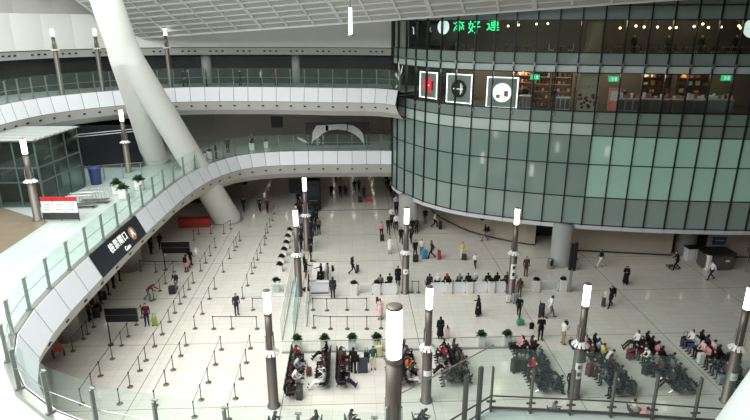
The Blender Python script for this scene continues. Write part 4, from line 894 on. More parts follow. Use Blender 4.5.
# right cluster at the drum column
for (px,py,f,kd,t,b_,lab,kw) in ((381.5,237,180,'stand','pink','black','person in pink with a black suitcase near the drum column',dict(hair='long',h=1.62)),(388.5,234.5,180,'walk','black','charcoal','tall man in black between pink and white shirts',dict(h=1.8)),(391.3,222.5,180,'stand','white','black','person in white top partway behind the drum column',{}),(396,230,180,'stand','white','black','person in white shirt in front of the drum column',dict(h=1.72)),(392.5,228,180,'stand','charcoal','black','person in charcoal behind the white shirt',{}),(395.5,209.5,180,'stand','lightgrey','black','distant person in light grey past the column',{}),(401,243.5,180,'walk','black','black','person in black walking left of the bench lamp post',{}),(411,242.5,200,'walk','charcoal','black','person in charcoal striding by the bench lamp post',dict(hair='long')),(411.8,234,160,'stand','black','black','person in black leaning by the drum column foot',dict(hair='long')),(416.5,233.5,200,'stand','charcoal','black','second person at the drum column foot',{}),(425,223.5,180,'stand','black','blue','person in blue trousers by the curved wall',{}),(434.5,227.5,110,'walk','white','black','person in white shirt pulling black case under the drum',{}),(390,253.5,190,'stand','white','lightgrey','woman in whitish dress walking in the open floor',dict(dress=.5,h=1.62)),(415,257,180,'walk','black','black','person in black behind the black trolley bag',{}),(421.5,256,190,'pull','white','grey','person in white pulling a bright blue suitcase',{}),(431.5,258.5,270,'pull','charcoal','black','man in charcoal striding with a red suitcase',dict(h=1.76)),(462,259,180,'stand','yellow','white','woman in yellow and white with a dark case',dict(hair='bun',h=1.64)),(475,267.5,200,'walk','white','black','child in white top and black shorts',dict(h=1.3)),(485,241,270,'walk','black','grey','man with backpack walking beside the curved wall',dict(h=1.74)),(525.5,276,180,'stand','brown','brown','man in brown standing behind the lamp post',dict(h=1.78)),(600,267,270,'walk','black','white','person in black top and white trousers walking',{}),(625,284.5,200,'phone','black','black','person in black robe at the open right floor',dict(dress=.2,hair='long')),(676,270,270,'push','black','black','person in black pushing trolley by the right wall',dict(h=1.76)),(710.5,280,270,'walk','white','navy','person in white shirt before the round booth',dict(h=1.7)),(610,307,240,'pull','black','black','man in black with backpack pulling a small case',dict(h=1.78)),(550,318,90,'pull','white','grey','man in white coat pulling a big black suitcase',dict(h=1.78)),(518.5,317,200,'walk','black','black','woman in black carrying a green bag',dict(hair='long')),(519,297,20,'stand','brown','brown','woman with big brown hair behind the grey suitcase',dict(hair='big',hc='brown',h=1.62)),(540,340,190,'stand','black','black','man in black T-shirt holding a black backpack',dict(h=1.8,sleeve=False)),(562.5,344,80,'phone','white','khaki','man in white shirt and khaki trousers with a phone',dict(h=1.76)),(569.5,393,180,'stand','black','black','small person in black by the symbol lamp post',dict(h=1.55)),(391,197,180,'walk','black','black','person in black nearest the balcony end by the drum',{}),(394,203,180,'walk','charcoal','black','person in charcoal walking close to the drum edge',{}),(388,190,0,'walk','black','charcoal','dark walker under the balcony end by the drum',{}),(396.5,214,180,'stand','navy','black','person in navy close behind the drum column',{}),(386,184,0,'stand','charcoal','black','distant dark figure under the balcony end',{}),(749,262,200,'stand','black','black','figure in black at the picture edge by the round booth',{})):
    if 'walking left' in lab: lab = 'person in black walking past the bench lamp post'
    if 'open right floor' in lab: lab = 'person in black robe alone on the open floor with a phone'
    if 'right wall' in lab: lab = 'person in black pushing a trolley by the drum wall'
    stand(px,py,f,kd,t,b_,lab,**kw)
for (px,py,rz,key,c,lab,sz) in ((382,241,0,'black',(34,34,36),'black suitcase of the person in pink',(.4,.26,.6)),(440,229,90,'black',(34,34,36),'black suitcase under the drum by the curved wall',(.45,.3,.75)),(415.5,262,0,'black',(34,34,36),'black trolley bag in front of its owner',(.5,.32,.6)),(424.5,258.5,20,'blue',(58,150,196),'bright blue suitcase of the person in white',(.5,.3,.75)),(439,259,80,'red2',(170,36,56),'bright crimson suitcase behind the striding man',(.52,.3,.72)),(464,260,0,'charcoal',(60,60,62),'dark case at the side of the woman in yellow',(.42,.28,.5)),(541,317,60,'black',(34,34,36),'big black suitcase of the man in white coat',(.55,.36,.95)),(520,325,10,'green',(70,150,110),'green case below the woman in black',(.5,.3,.35)),(515,303,10,'slate',(140,152,152),'grey suitcase of the woman with big brown hair',(.5,.32,.72)),(508,302.5,0,'white',(226,226,222),'small white case beside the grey suitcase',(.32,.24,.55)),(603,306,60,'charcoal',(60,60,62),'small dark case behind the man in black',(.36,.26,.55)),(573,347,90,'black',(34,34,36),'black duffel bag behind the man in khaki trousers',(.75,.4,.28)),(515,372,20,'black',(34,34,36),'tall black suitcase at the crowded row',(.55,.36,.85)),(522,371,0,'charcoal',(60,60,62),'second tall dark suitcase at the crowded row',(.45,.34,.8)),(513,349,0,'black',(34,34,36),'black bag lying by the corner planter',(.6,.35,.35)),(632,393,80,'black',(34,34,36),'black suitcase at the near end of the row beyond the symbol post',(.45,.32,.68)),(589,375,30,'maroon',(110,40,50),'maroon suitcase beside the symbol lamp post',(.5,.32,.7)),(630,359,20,'maroon',(110,40,50),'maroon suitcase in front of the knees-out man',(.5,.34,.6)),(685,346,10,'black',(34,34,36),'round black bag by the person in white top',(.6,.35,.6)),(700,364,0,'white',(226,226,222),'white suitcase standing before the last row',(.42,.3,.7)),(720,384,0,'slate',(140,152,152),'grey case at the near end of the last row',(.4,.3,.5)),(646,374,30,'black',(34,34,36),'long dark suitcase before the row ended by the knees-out man',(.6,.36,.7))):
    x,y=at(px,py); suitcase(x,y,R(rz),key,c,lab,sz)
x,y=at(485,241); backpack(x,y,1.25,270,'black','black backpack on the man by the curved wall')
x,y=at(610,307); backpack(x,y,1.28,240,'black','black backpack on the man pulling a small case')
x,y=at(531,334); backpack(x,y,.62,0,'black','black backpack hanging low from the man in black T-shirt',0)
x,y=at(566.5,334); handbag(x-.1,y,.72,'black','small black bag at the hip of the man in khaki')
x,y=at(671,268); t=thing('luggage_trolley','white luggage trolley pushed by the person in black','trolley',(x,y,0),R(90)); MB().box((0,0,.2),(.55,.8,.05)).build('platform',M_CHROME,t); MB().tube([(-.26,-.38,.2),(-.26,-.45,1.0),(.26,-.45,1.0),(.26,-.38,.2)],.02,6).build('handle',M_CHROME,t); [MB().lathe([(.02,-.03),(.07,-.02),(.07,.02),(.02,.03)],(sx*.22,sy*.3,.08),8).build('wheel',M_BLACK,t) for sx in (-1,1) for sy in (-1,1)]
# ================================================================== SIGNS, BOARDS, FURNITURE
def board(px, pyb, w, h, zb, lab, rz=0.):
    x, y = at(px, pyb); t = thing('information_board', lab, 'board', (x,y,0), rz)
    b = MB(); b.box((w/2-.05,0,zb+h/2), (w,.16,h)); b.build('panel', mat('board_black', (20,22,24), .25), t)
    MB().box((w/2-.05,-.085,zb+h*.5), (w*.98,.012,.03)).build('divider', mat('board_grey', (80,84,86), .4), t)
    MB().box((w/2-.05,0,zb+h+.03), (w+.06,.2,.06)).build('frame', M_STEEL, t)
    MB().tube([(0,.02,0),(0,.02,zb+h)], .05, 8).build('post', M_DARK, t)
    if zb > 1.2: MB().lathe([(.2,0),(.2,.03),(.06,.06)], n=12).build('base', M_DARK, t)
    return t
board(111, 345, 2.05, 1.0, 1.72, 'large black information board on a pole in the nearer queue lane')
board(165.5, 270, 2.3, 1.05, 1.55, 'black information board on a pole farther along the balcony')
# red counter
x0, y0 = at(178, 229); x1, _ = at(208, 229)
t = thing('service_counter', 'long red counter beside the slanted column foot under the balcony', 'counter', ((x0+x1)/2, y0+.6, 0))
MB().box((0,0,.52), (x1-x0,.6,.92)).build('front', mat('red_counter', (196,66,62), .5), t); MB().box((0,0,1.0), (x1-x0+.1,.7,.06)).build('top', mat('red_counter_top', (160,44,44), .4), t); MB().box((0,.05,.03), (x1-x0,.5,.06)).build('plinth', M_DARK, t)
x0, y0 = at(182, 222); t = thing('hanging_sign', 'dark direction sign above the red counter', 'sign', (x0+1.7, y0+1.2, 2.0)); MB().box((0,0,0), (3.2,.15,.5)).build('panel', M_BLACK, t); [MB().tube([(s,0,.25),(s,0,2.15)], .03, 6).build('rod', M_DARK, t) for s in (-1.2,1.2)]
# gate sign on the curved balcony
FP = smooth_path(L1, .3); FN = normals(FP, 1)
ia = min(range(len(FP)), key=lambda i: (FP[i]-V2(at(134.5,215.8,7.22))).length); ib = min(range(len(FP)), key=lambda i: (FP[i]-V2(at(89.5,256,7.22))).length)
i0, i1 = min(ia,ib), max(ia,ib); q = FP[i0:i1+1]; nq = FN[i0:i1+1]
t = thing('gate_sign', 'black gate sign with white Chinese characters and circled letter on the curved balcony', 'sign', (0,0,0))
def fz(z): return -.6*(7.22-z)/1.34-.07
b = MB(); b.strip(off(q,nq,fz(7.24),7.24), off(q,nq,fz(5.86),5.86)); b.strip(off(q,nq,fz(7.24),7.24), off(q,nq,-.02,7.24)); b.strip(off(q,nq,fz(5.86),5.86), off(q,nq,fz(5.86)+.1,5.86)); b.build('panel', mat('sign_black', (26,30,38), .3), t)
def sign_pt(fr, z, d=.025):
    f = fr*(len(q)-1); i = min(int(f), len(q)-2); p = q[i].lerp(q[i+1], f-i); n = nq[i].lerp(nq[i+1], f-i); d = fz(z)-d; return Vector((p.x+n.x*d, p.y+n.y*d, z)), Vector((-n.x*1.34, -n.y*1.34, .6))
M_SIGNW = mat('sign_white', (245,245,242), .5, emit=.6, noise=0); M_COPPER = mat('sign_copper', (176,128,96), .4, emit=.1, noise=0)
# path runs from the far end towards the viewer, so reading order (away from the viewer) runs backwards
for ch, fr in zip('檢票閘口', (.66,.565,.47,.375)):
    c, n_ = sign_pt(fr, 6.70); put_text('character', ch, .66, M_SIGNW, t, face_matrix(c, n_))
c, n_ = sign_pt(.235, 6.55); mt = face_matrix(c, n_)
dsc = MB(); dsc.lathe([(.46,0),(.46,.015)], n=32); o = dsc.build('disc', M_COPPER, t); o.matrix_local = mt
c2, _ = sign_pt(.235, 6.55, .05); put_text('letter', 'A', .78, M_SIGNW, t, face_matrix(c2, n_))
c, n_ = sign_pt(.43, 6.10); put_text('word', 'Gate', .42, M_SIGNW, t, face_matrix(c, n_))
# white counter
x0, y0 = at(311, 294); x1, _ = at(328.5, 294)
t = thing('service_counter', 'white service counter with staff beside the seated queue', 'counter', (x0, y0, 0)); w = x1-x0
MB().box((w/2,.1,.5), (w,.1,.96)).build('front', M_WHITE, t); MB().box((.06,1.3,.5), (.12,2.4,.96)).build('side', M_WHITE, t); MB().box((w/2,.12,1.0), (w+.08,.34,.05)).build('top', M_CREAM, t); MB().box((.2,1.3,1.0), (.45,2.4,.05)).build('top', M_CREAM, t); MB().box((w/2,.04,.05), (w,.06,.1)).build('kick', M_DARK, t)
x, y = at(313, 276); t = thing('desk_cart', 'white desk with papers behind the white counter', 'desk', (x+.5, y, 0)); MB().box((0,0,.8), (1.0,1.6,.06)).build('top', M_PAPER, t); MB().box((0,0,.4), (.9,1.5,.74)).build('cabinet', M_DARK, t)
x0, y0 = at(272, 294.5); x1, _ = at(285, 294.5)
t = thing('low_partition', 'white low partition at the near end of the planter line', 'partition', ((x0+x1)/2, y0, 0)); w = x1-x0
MB().box((0,0,.06), (w,.12,.12)).build('kerb', M_POT, t); MB().box((0,0,.9), (w,.12,.06)).build('rail', M_POT, t); MB().add([(-w/2,0,.1),(w/2,0,.1),(w/2,0,.88),(-w/2,0,.88)], [(0,1,2,3)]).build('pane', G_SHIELD, t); [MB().box((s*w/2,0,.45),(.08,.12,.9)).build('post', M_POT, t) for s in (-1,1)]
x, y = at(306.5, 301); planter(x, y, .5, .9, 'white planter between the coloured glass screens and the counter', LEAFB)
x, y = at(276, 294); planter(x, y+.5, .5, .95, 'dark plant in white planter by the low partition', LEAFB)
# tall glass screens with coloured edges running towards the viewer
for k, (xa, ya, xb, yb, me, lab) in enumerate((((-4.95,43.0,-4.8,33.6)+(M_POT,'white-edged glass screen running beside the first lamp post')),((-4.25,39.6,-4.05,34.2)+(G_CYAN,'cyan-edged glass screen along the planter line')),((-3.55,41.8,-3.3,35.4)+(mat('pink_edge',(226,190,196),.3),'pink-edged glass screen nearest the counter')))):
    t = thing('glass_screen', lab, 'screen', (xa,ya,0)); d = Vector((xb-xa,yb-ya,0)); L = d.length; a = math.atan2(d.y,d.x); n = 4
    for i in range(n+1): p = d*(i/n); MB().box((p.x,p.y,.92),(.06,.05,1.85),a).build('post', M_POT if k != 1 else me, t)
    MB().box((d.x/2,d.y/2,1.85),(L,.045,.05),a).build('top_rail', me, t); MB().box((d.x/2,d.y/2,.1),(L,.07,.08),a).build('bottom_rail', M_POT, t)
    MB().add([(0,0,.1),(d.x,d.y,.1),(d.x,d.y,1.82),(0,0,1.82)],[(0,1,2,3)]).build('pane', G_SHIELD, t)
# black kiosk and grey cabinet at the far end
x, y = at(313.5, 211); t = thing('kiosk', 'tall black kiosk behind the dark queue under the balcony', 'kiosk', (x, y+.8, 0)); MB().rbox((0,0,1.75),(1.6,1.4,3.5),.12).build('body', M_BLACK, t); MB().box((0,-.71,2.2),(1.2,.02,1.0)).build('screen', mat('dim_screen',(48,52,60),.2), t); MB().box((0,-.72,1.2),(1.0,.04,.06)).build('ledge', M_STEEL, t)
x, y = at(295.5, 195.5); t = thing('cabinet', 'grey cabinet standing under the balcony beside the kiosk', 'cabinet', (x, y+.6, 0)); MB().rbox((0,0,1.15),(1.7,1.0,2.3),.08).build('body', M_GREYW, t); MB().box((0,-.51,1.2),(1.5,.02,1.9)).build('door', M_DARK, t); MB().box((.5,-.53,1.2),(.04,.03,.3)).build('handle', M_STEEL, t)
# wheelchair
x, y = at(59, 357); t = thing('wheelchair', 'wheelchair with orange seat parked under the balcony edge', 'wheelchair', (x,y,0), R(40))
for s in (-1,1):
    w_ = MB(); w_.tube([(s*.3,.3*math.cos(a*math.pi/10),.32+.3*math.sin(a*math.pi/10)) for a in range(21)], .022, 6, caps=False)
    for a in range(6): w_.tube([(s*.3,0,.32),(s*.3,.29*math.cos(a*math.pi/3),.32+.29*math.sin(a*math.pi/3))], .006, 4)
    w_.build('wheel', M_BLACK, t); MB().tube([(s*.22,.5,.08),(s*.22,.45,.4),(s*.26,-.2,.5),(s*.26,-.28,.98),(s*.26,-.4,.98)], .018, 6).build('frame', M_CHROME, t)
    MB().lathe([(.02,-.02),(.075,-.015),(.075,.015),(.02,.02)], (s*.22,.52,.08), 10).build('caster', M_BLACK, t)
M_OR = mat('orange_cloth', (190,84,60), .7); MB().rbox((0,.1,.50),(.46,.46,.06),.04).build('seat', M_OR, t); MB().box((0,-.24,.76),(.46,.04,.46)).build('backrest', M_OR, t)
# totem, bins, hanging sign, booths under the drum
x, y = at(569, 292); t = thing('sign_totem', 'slim black sign totem on grey post before the round column', 'sign', (x,y,0)); MB().box((0,0,1.0),(.22,.14,2.0)).build('post', M_GREYW, t); MB().box((-.14,0,3.0),(.2,.2,2.2)).build('panel', M_BLACK, t); MB().box((.16,0,3.0),(.24,.2,2.3)).build('panel', M_BLACK, t)
x, y = at(550, 268.5); t = thing('litter_bin', 'silver round litter bin next to the round column', 'bin', (x,y,0)); MB().lathe([(.26,0),(.28,.04),(.28,.85),(.24,.92),(.1,.93)], n=20).build('body', M_STEEL, t, smooth=True); MB().box((0,-.275,.6),(.2,.02,.5)).build('opening', M_BLACK, t)
x, y = at(572, 270); t = thing('cabinet', 'low grey cabinet at the foot of the round column', 'cabinet', (x+.1,y+.1,0)); MB().box((0,0,.5),(.6,.5,1.0)).build('body', M_GREYW, t); MB().box((0,0,1.02),(.64,.54,.05)).build('top', M_DARK, t); MB().box((0,-.26,.55),(.5,.02,.7)).build('door', M_STEEL, t)
v = atY(482, 219, 50.6); t = thing('hanging_sign', 'small black sign hanging under the drum by the curved wall', 'sign', (v.x, v.y, 2.75)); MB().box((0,0,0),(.3,.5,.62)).build('panel', M_BLACK, t); MB().tube([(0,0,.3),(0,0,.6)],.03,6).build('rod', M_DARK, t)
x, y = at(720, 271); t = thing('round_booth', 'dark rounded enquiry booth beneath the blue sign', 'booth', (x, y+.9, 0))
MB().rbox((0,0,.72),(2.6,1.8,1.44),.5,n=6).build('body', mat('booth_grey',(98,96,92),.3,.3), t); MB().rbox((0,0,1.48),(2.75,1.95,.12),.5,n=6).build('top', M_BLACK, t); MB().box((-1.1,-.7,.75),(.22,.6,1.4)).build('panel', M_CREAM, t); MB().box((.5,-.91,.9),(.35,.02,.16)).build('plate', M_PAPER, t)
v = atY(718, 240, 45.3); t = thing('blue_sign', 'plain blue sign fixed on the inner round column', 'sign', (v.x, 45.1, v.z)); MB().box((0,0,0),(1.2,.1,.7)).build('panel', mat('sign_blue',(40,58,112),.4), t); MB().box((0,-.052,.05),(.8,.01,.08)).build('lettering', mat('sign_pale',(150,165,200),.4), t); MB().box((0,.06,0),(1.0,.08,.4)).build('bracket', M_DARK, t)
x, y = at(689, 259); t = thing('storage_cabinet', 'white wheeled cabinets parked against the wall recess', 'cabinet', (x+.2, y-.1, 0)); MB().box((0,0,.58),(1.3,.7,1.12)).build('body', M_WHITE, t); MB().box((0,0,1.2),(1.4,.8,.12)).build('top', M_BLACK, t); MB().box((0,-.36,.6),(.02,.02,1.0)).build('gap', M_DARK, t)
x, y = at(745, 272); t = thing('sign_post', 'black sign box on a thin steel post past the booth', 'sign', (x,y,0)); MB().tube([(0,0,0),(0,0,2.9)],.035,8).build('post', M_STEEL, t); MB().box((.15,0,2.75),(.45,.12,.7)).build('panel', M_BLACK, t)
# door frame strips on the long inner wall
for i,(px) in enumerate((612, 690)):
    pass
# ---------------------------------------------------------------- lower balcony furniture
x, y = at(62, 221, 7); t = thing('notice_stand', 'three-panel red and white notice stand on the lower balcony', 'notice board', (x,y,7.02), R(-2))
a, b_ = at(45,221,7), at(81,221,7); w = b_[0]-a[0]
MB().box((0,0,.35),(w,.08,.5)).build('board', M_DARK, t)
for i in range(3):
    xx = (i-1)*w/3; MB().box((xx,0,1.02),(w/3-.05,.06,.85)).build('poster', M_PAPER, t); MB().box((xx,0,1.58),(w/3-.03,.07,.3)).build('header', M_RED, t)
    for k in range(3): MB().box((xx-.05+.04*k,-.036,.82+.2*k),(w/3*.5,.008,.05)).build('print', M_GREYW, t)
for s in (-1,0,1): MB().box((s*w*.48,.03,.85),(.05,.05,1.7)).build('post', M_DARK, t)
x, y = at(79, 210, 7)
for k in range(2):
    t = thing('luggage_cart', ['row of nested luggage carts nearest the notice stand','luggage cart parked behind the first one'][k], 'cart', (x+.0+.5*k, y+.6+1.1*k, 7.02), R(8))
    b = MB()
    for s in (-1,1): b.tube([(-1.0,s*.4,.25),(-.9,s*.4,1.0),(.9,s*.4,1.0),(1.0,s*.4,.3)], .025, 6)
    b.build('frame', M_CHROME, t)
    for j in range(9): MB().tube([(-.85+.21*j,-.4,.3),(-.85+.21*j,-.4,1.0),(-.85+.21*j,.4,1.0)], .014, 5).build('bar', M_CHROME, t)
    MB().box((0,0,.22),(2.0,.7,.04)).build('platform', M_CHROME, t)
    for s in (-1,1):
        for r_ in (-1,1): MB().lathe([(.02,-.03),(.1,-.02),(.1,.02),(.02,.03)], (s*.8,r_*.3,.1), 10).build('wheel', M_BLACK, t)
x, y = at(84, 186, 7); t = thing('blue_bin', 'blue plastic bin behind the luggage carts', 'bin', (x+.8,y+.6,7.02)); MB().lathe([(.42,0),(.5,1.35),(.52,1.4)], n=20).build('body', mat('bin_blue',(44,60,104),.4), t); MB().lathe([(.54,1.4),(.4,1.52),(.1,1.56)], n=20).build('lid', mat('bin_lid',(44,64,120),.4), t)
for i,(px,py) in enumerate(((118,194),(124,199),(140,190))):
    x, y = at(px, py, 7); planter(x, y, .62, .85, ['white planter with leafy plant beside the luggage carts','middle white planter of three on the lower balcony','white leafy planter by the slanted column foot'][i], LEAFA, z=7.02, s=1.35)
# glass lift enclosure
fx0, fy0 = at(0, 212, 7); fx1, fy1 = at(42, 209, 7)
t = thing('glass_enclosure', 'glass lift enclosure with white louvred roof on the lower balcony', 'enclosure', (fx1, fy1+.5, 7.02)); Hh = 4.95
LX = -4.7; DY = 5.6
for (a, b_) in (((LX,0),(0,0)),((0,0),(.5,DY)),((LX,0),(LX,DY))):
    d = Vector((b_[0]-a[0], b_[1]-a[1], 0)); n = 3
    for i in range(n):
        p, q_ = Vector((a[0],a[1],0))+d*(i/n), Vector((a[0],a[1],0))+d*((i+1)/n); MB().add([(p.x,p.y,.1),(q_.x,q_.y,.1),(q_.x,q_.y,Hh),(p.x,p.y,Hh)],[(0,1,2,3)]).build('pane', G_DARK, t)
    for i in range(n+1):
        p = Vector((a[0],a[1],0))+d*(i/n); MB().box((p.x,p.y,Hh/2),(.12,.12,Hh),math.atan2(d.y,d.x)).build('post', mat('enclosure_frame',(96,112,110),.35,.4), t)
    for z_ in (.06, 1.9, 3.0, Hh): MB().box(((a[0]+b_[0])/2,(a[1]+b_[1])/2,z_),(d.length,.1,.12),math.atan2(d.y,d.x)).build('transom', mat('enclosure_frame',(96,112,110),.35,.4), t)
b = MB(); b.add([(LX-.3,-.4,Hh+.1),(.3,-.4,Hh+.1),(.8,DY+.3,Hh+.1),(LX-.3,DY+.3,Hh+.1)],[(0,1,2,3)]); b.build('roof', mat('louvre_grey',(104,108,106),.5), t)
for j in range(10): yy = -.3+j*.62; MB().box((LX/2+.03*j,yy,Hh+.17),(abs(LX)+.5+.06*j,.2,.1)).build('louvre', mat('louvre_blade',(176,180,178),.5), t)
MB().box((LX/2-.4,DY*.55,1.9),(3.6,3.6,3.6)).build('lift_shaft', mat('shaft_dark',(52,56,56),.5), t)
MB().tube([(-5.8,.6,.3),(-.4,3.0,3.4)], .14, 6).build('brace', M_STEEL, t); MB().tube([(-3,.4,2.4),(.6,5.6,4.4)], .12, 6).build('brace', M_STEEL, t)
# dark screen wall behind
v0, v1 = atY(82, 166, 54), atY(141, 163, 54); t = thing('screen_wall', 'large dark screen between glass enclosure and slanted column', 'screen', (v0.x, 54, 7.02))
MB().box(((v1.x-v0.x)/2,.5,2.0),(v1.x-v0.x,.3,4.0)).build('panel', mat('screen_dark',(30,32,36),.3), t); MB().box(((v1.x-v0.x)/2,.5,.05),(v1.x-v0.x,.6,.1)).build('plinth', M_DARK, t)
for k in (0,1): MB().tube([(.0,.1,3.0+.22*k),(v1.x-v0.x,.1,3.5+.22*k)], .03, 6).build('pipe', M_WHITE, t)
xa, ya = at(86,182,7); xb, yb = at(160,176,7); t = thing('glass_balustrade','short clear glass rail in front of the dark screen on the lower balcony','railing',(xa,ya,7.01)); d = Vector((xb-xa,yb-ya,0))
for i in range(4):
    p, q_ = d*(i/4), d*((i+1)/4); MB().add([(p.x,p.y,.05),(q_.x,q_.y,.05),(q_.x,q_.y,1.35),(p.x,p.y,1.35)],[(0,1,2,3)]).build('pane', G_BAL, t); MB().box((p.x,p.y,.65),(.06,.06,1.3)).build('post', M_STEEL, t)
MB().tube([(0,0,1.36),(d.x,d.y,1.36)],.02,6).build('rail', M_STEEL, t)
for i,(px,tp) in enumerate(((183,'black'),(188,'charcoal'),(206,'grey'),(240,'black'),(261,'white'),(276,'brown'),(318,'charcoal'))):
    v = atY(px, 78, 61.2); person(v.x, 61.2, 180 if i%2 else 90, 'stand', tp, 'black', f'person in {tp} on the middle balcony, {ORD[i]} along from the slanted column', z=13.92)
# brush stroke mural
va, vb = atY(311, 124, 64), atY(364, 124, 64); t = thing('mural_screen', 'dark mural panel with sweeping white brush strokes on the lower balcony', 'mural', ((va.x+vb.x)/2, 64, 7.02)); w = vb.x-va.x
MB().box((0,0,1.3),(w+1.2,.12,2.6)).build('panel', mat('mural_dark',(62,56,54),.4), t)
def stroke(pts):
    b = MB(); A = [(x, -.075, z+hw) for x, z, hw in pts]; B = [(x, -.075, z-hw) for x, z, hw in pts]; b.strip(A, B); b.build('brush_stroke', mat('mural_white',(235,236,236),.5), t)
h2 = w/2
stroke([(-h2,.15,.08),(-h2*.95,1.0,.5),(-h2*.8,1.5,.75),(-h2*.55,1.85,.45),(-h2*.35,1.95,.3)]); stroke([(-h2*.45,1.95,.35),(-h2*.2,2.05,.3),(0,2.1,.3),(h2*.25,2.05,.35),(h2*.4,2.0,.3)]); stroke([(h2*.35,2.0,.35),(h2*.6,1.75,.45),(h2*.8,1.35,.5),(h2*.95,.8,.5),(h2,.3,.3)]); stroke([(-h2*1.55,.9,.05),(-h2*1.4,.7,.16),(-h2*1.2,.4,.12),(-h2*1.1,.2,.03)])
[MB().box((s*(h2+.5),0,1.3),(.1,.2,2.6)).build('post', M_DARK, t) for s in (-1,1)]
v = atY(277, 122, 66); t = thing('wall_screen', 'black wall screen beyond the lower balcony', 'screen', (v.x, 66, v.z)); MB().box((0,0,0),(1.3,.12,1.3)).build('panel', M_BLACK, t); MB().box((0,-.065,0),(1.15,.01,1.1)).build('display', mat('dim_screen',(48,52,60),.2), t)
for i,(px,py,f,tp,bt,lab) in enumerate(((227,154,180,'charcoal','black','person in dark clothes standing on the lower balcony by the glass'),(215,160,90,'black','black','person in black behind the balcony glass next to the planters'),(252,148,200,'grey','black','person in grey farther along the lower balcony'))):
    x, y = at(px, py, 7); person(x, y+.6, f, 'stand', tp, bt, lab, z=7.0)
for i,(px,py) in enumerate(((251,152),(265,150),(202,163),(208,161))):
    x, y = at(px, py, 7); planter(x, y+.9, .55, .8, f'white planter on the far lower balcony, {ORD[i]} of that row from the wall screen', LEAFB, z=7.02)
# ================================================================== INSIDE THE DRUM
def fpt(px, inset, zz=None):
    """point behind the glass, seen through pixel column px"""
    best = None
    r = ray(px, 100); a = math.atan2(r[0], r[1])
    i = min(range(2, len(PF)), key=lambda i: abs(math.atan2(PF[i].x, PF[i].y)-a)); 
    p = PF[i]; n = NF[i]
    # slide along the ray to the wanted inset
    t = None
    d = V2((math.sin(a), math.cos(a)))
    j = i if i < len(PF)-1 else i-1
    best = p.length
    den = d.dot(n); s = (p-n*inset).dot(n)/den
    q_ = d*s
    return q_, n
def zat(p, py, px=None):
    # height at plan point p that projects to row py
    y_ = p.x*math.sin(YAW)+p.y*math.cos(YAW); k = -(py-210)/F
    c, s = math.cos(PIT), math.sin(PIT)
    return H+y_*(k*c-s)/(c+k*s)
M_GLOWB = mat('sign_border_light', (255,255,252), .3, emit=2.2, noise=0)
for (xa, xb, ya, yb, kind, lab) in ((420,436,72,98,0,'framed shop sign with a red and dark disc'),(446,471,74,103,1,'framed shop sign with black disc and white mark'),(486,517,77,108,2,'framed shop sign with glowing white disc and violet squares')):
    pm_, n = fpt((xa+xb)/2, .55); A_, _ = fpt(xa, .55); B_, _ = fpt(xb, .55); z1_, z0_ = zat(pm_, ya), zat(pm_, yb); w = (B_-A_).length; h_ = z1_-z0_
    t = thing('shop_sign', lab, 'sign', (pm_.x, pm_.y, 13.3)); ang = math.atan2(n.x, -n.y)
    zc = (z0_+z1_)/2-13.3
    t.rotation_euler.z = ang
    MB().box((0,.06,zc),(w,.12,h_)).build('panel', mat('sign_grey',(158,166,163),.4), t); MB().box((0,.06,max(.05,(zc-h_/2)/2)),(w*.8,.1,max(.1,zc-h_/2))).build('foot', M_DARK, t)
    b = MB(); bw = .075
    for s in (-1,1): b.box((s*(w/2-bw/2),-.02,zc),(bw,.05,h_)); b.box((0,-.02,zc+s*(h_/2-bw/2)),(w,.05,bw))
    b.build('frame', M_GLOWB, t)
    c = Vector((0,-.03,zc)); mt = face_matrix(c, (0,-1,0)); r_ = w*.30
    d = MB(); d.lathe([(r_,0),(r_,.02)], n=32); o = d.build('disc', [mat('disc_red',(226,56,72),.4,emit=1.0),mat('disc_black',(24,24,26),.4),mat('disc_white',(250,250,248),.4,emit=1.2)][kind], t); o.matrix_local = mt
    if kind == 0:
        d = MB(); d.box((r_*.82,0,.025),(r_*.3,r_*1.1,.01)); o = d.build('dark_half', mat('disc_dark',(40,40,44),.4), t); o.matrix_local = mt
        d = MB(); d.box((-r_*.1,0,.035),(r_*.8,.10,.01)); d.box((-r_*.3,0,.035),(.1,r_*.5,.01)); o = d.build('mark', M_SIGNW, t); o.matrix_local = mt
    if kind == 1:
        d = MB(); d.box((-r_*.1,-.03,.03),(r_*1.3,.10,.01)); d.box((r_*.25,0,.03),(.1,r_*1.25,.01)); d.box((r_*.42,0,.03),(.08,r_*.9,.01)); o = d.build('mark', M_SIGNW, t); o.matrix_local = mt
    if kind == 2:
        d = MB(); d.box((r_*.45,-r_*.1,.03),(r_*.42,r_*.6,.01)); o = d.build('mark', mat('violet',(150,130,176),.4), t); o.matrix_local = mt
        d = MB(); d.box((-r_*.4,-r_*.4,.03),(r_*.4,r_*.35,.01)); o = d.build('mark', mat('pale_green_mark',(170,180,160),.4), t); o.matrix_local = mt
# white leaf emblem at the curved end
p_, n = fpt(399, -.12); z_ = zat(p_, 76); t = thing('emblem', 'white leaf-shaped emblem on the curved end of the glass drum', 'emblem', (p_.x, p_.y, z_), math.atan2(n.x, -n.y))
M_EMB = mat('emblem_white',(226,232,232),.4,emit=.25)
for (ax, az, L, a) in ((0,-.9,1.5,95),(0,-.5,1.3,140),(-.1,-.2,1.2,165),(.15,-.1,1.5,60),(.0,.1,1.4,100),(-.2,-.9,.9,200)):
    d = Vector((math.cos(R(a)),0,math.sin(R(a)))); s = Vector((-d.z,0,d.x)); o_ = Vector((ax,0,az)); MB().add([o_, o_+d*L*.5+s*.16, o_+d*L, o_+d*L*.5-s*.16],[(0,1,2,3)]).build('leaf', M_EMB, t)
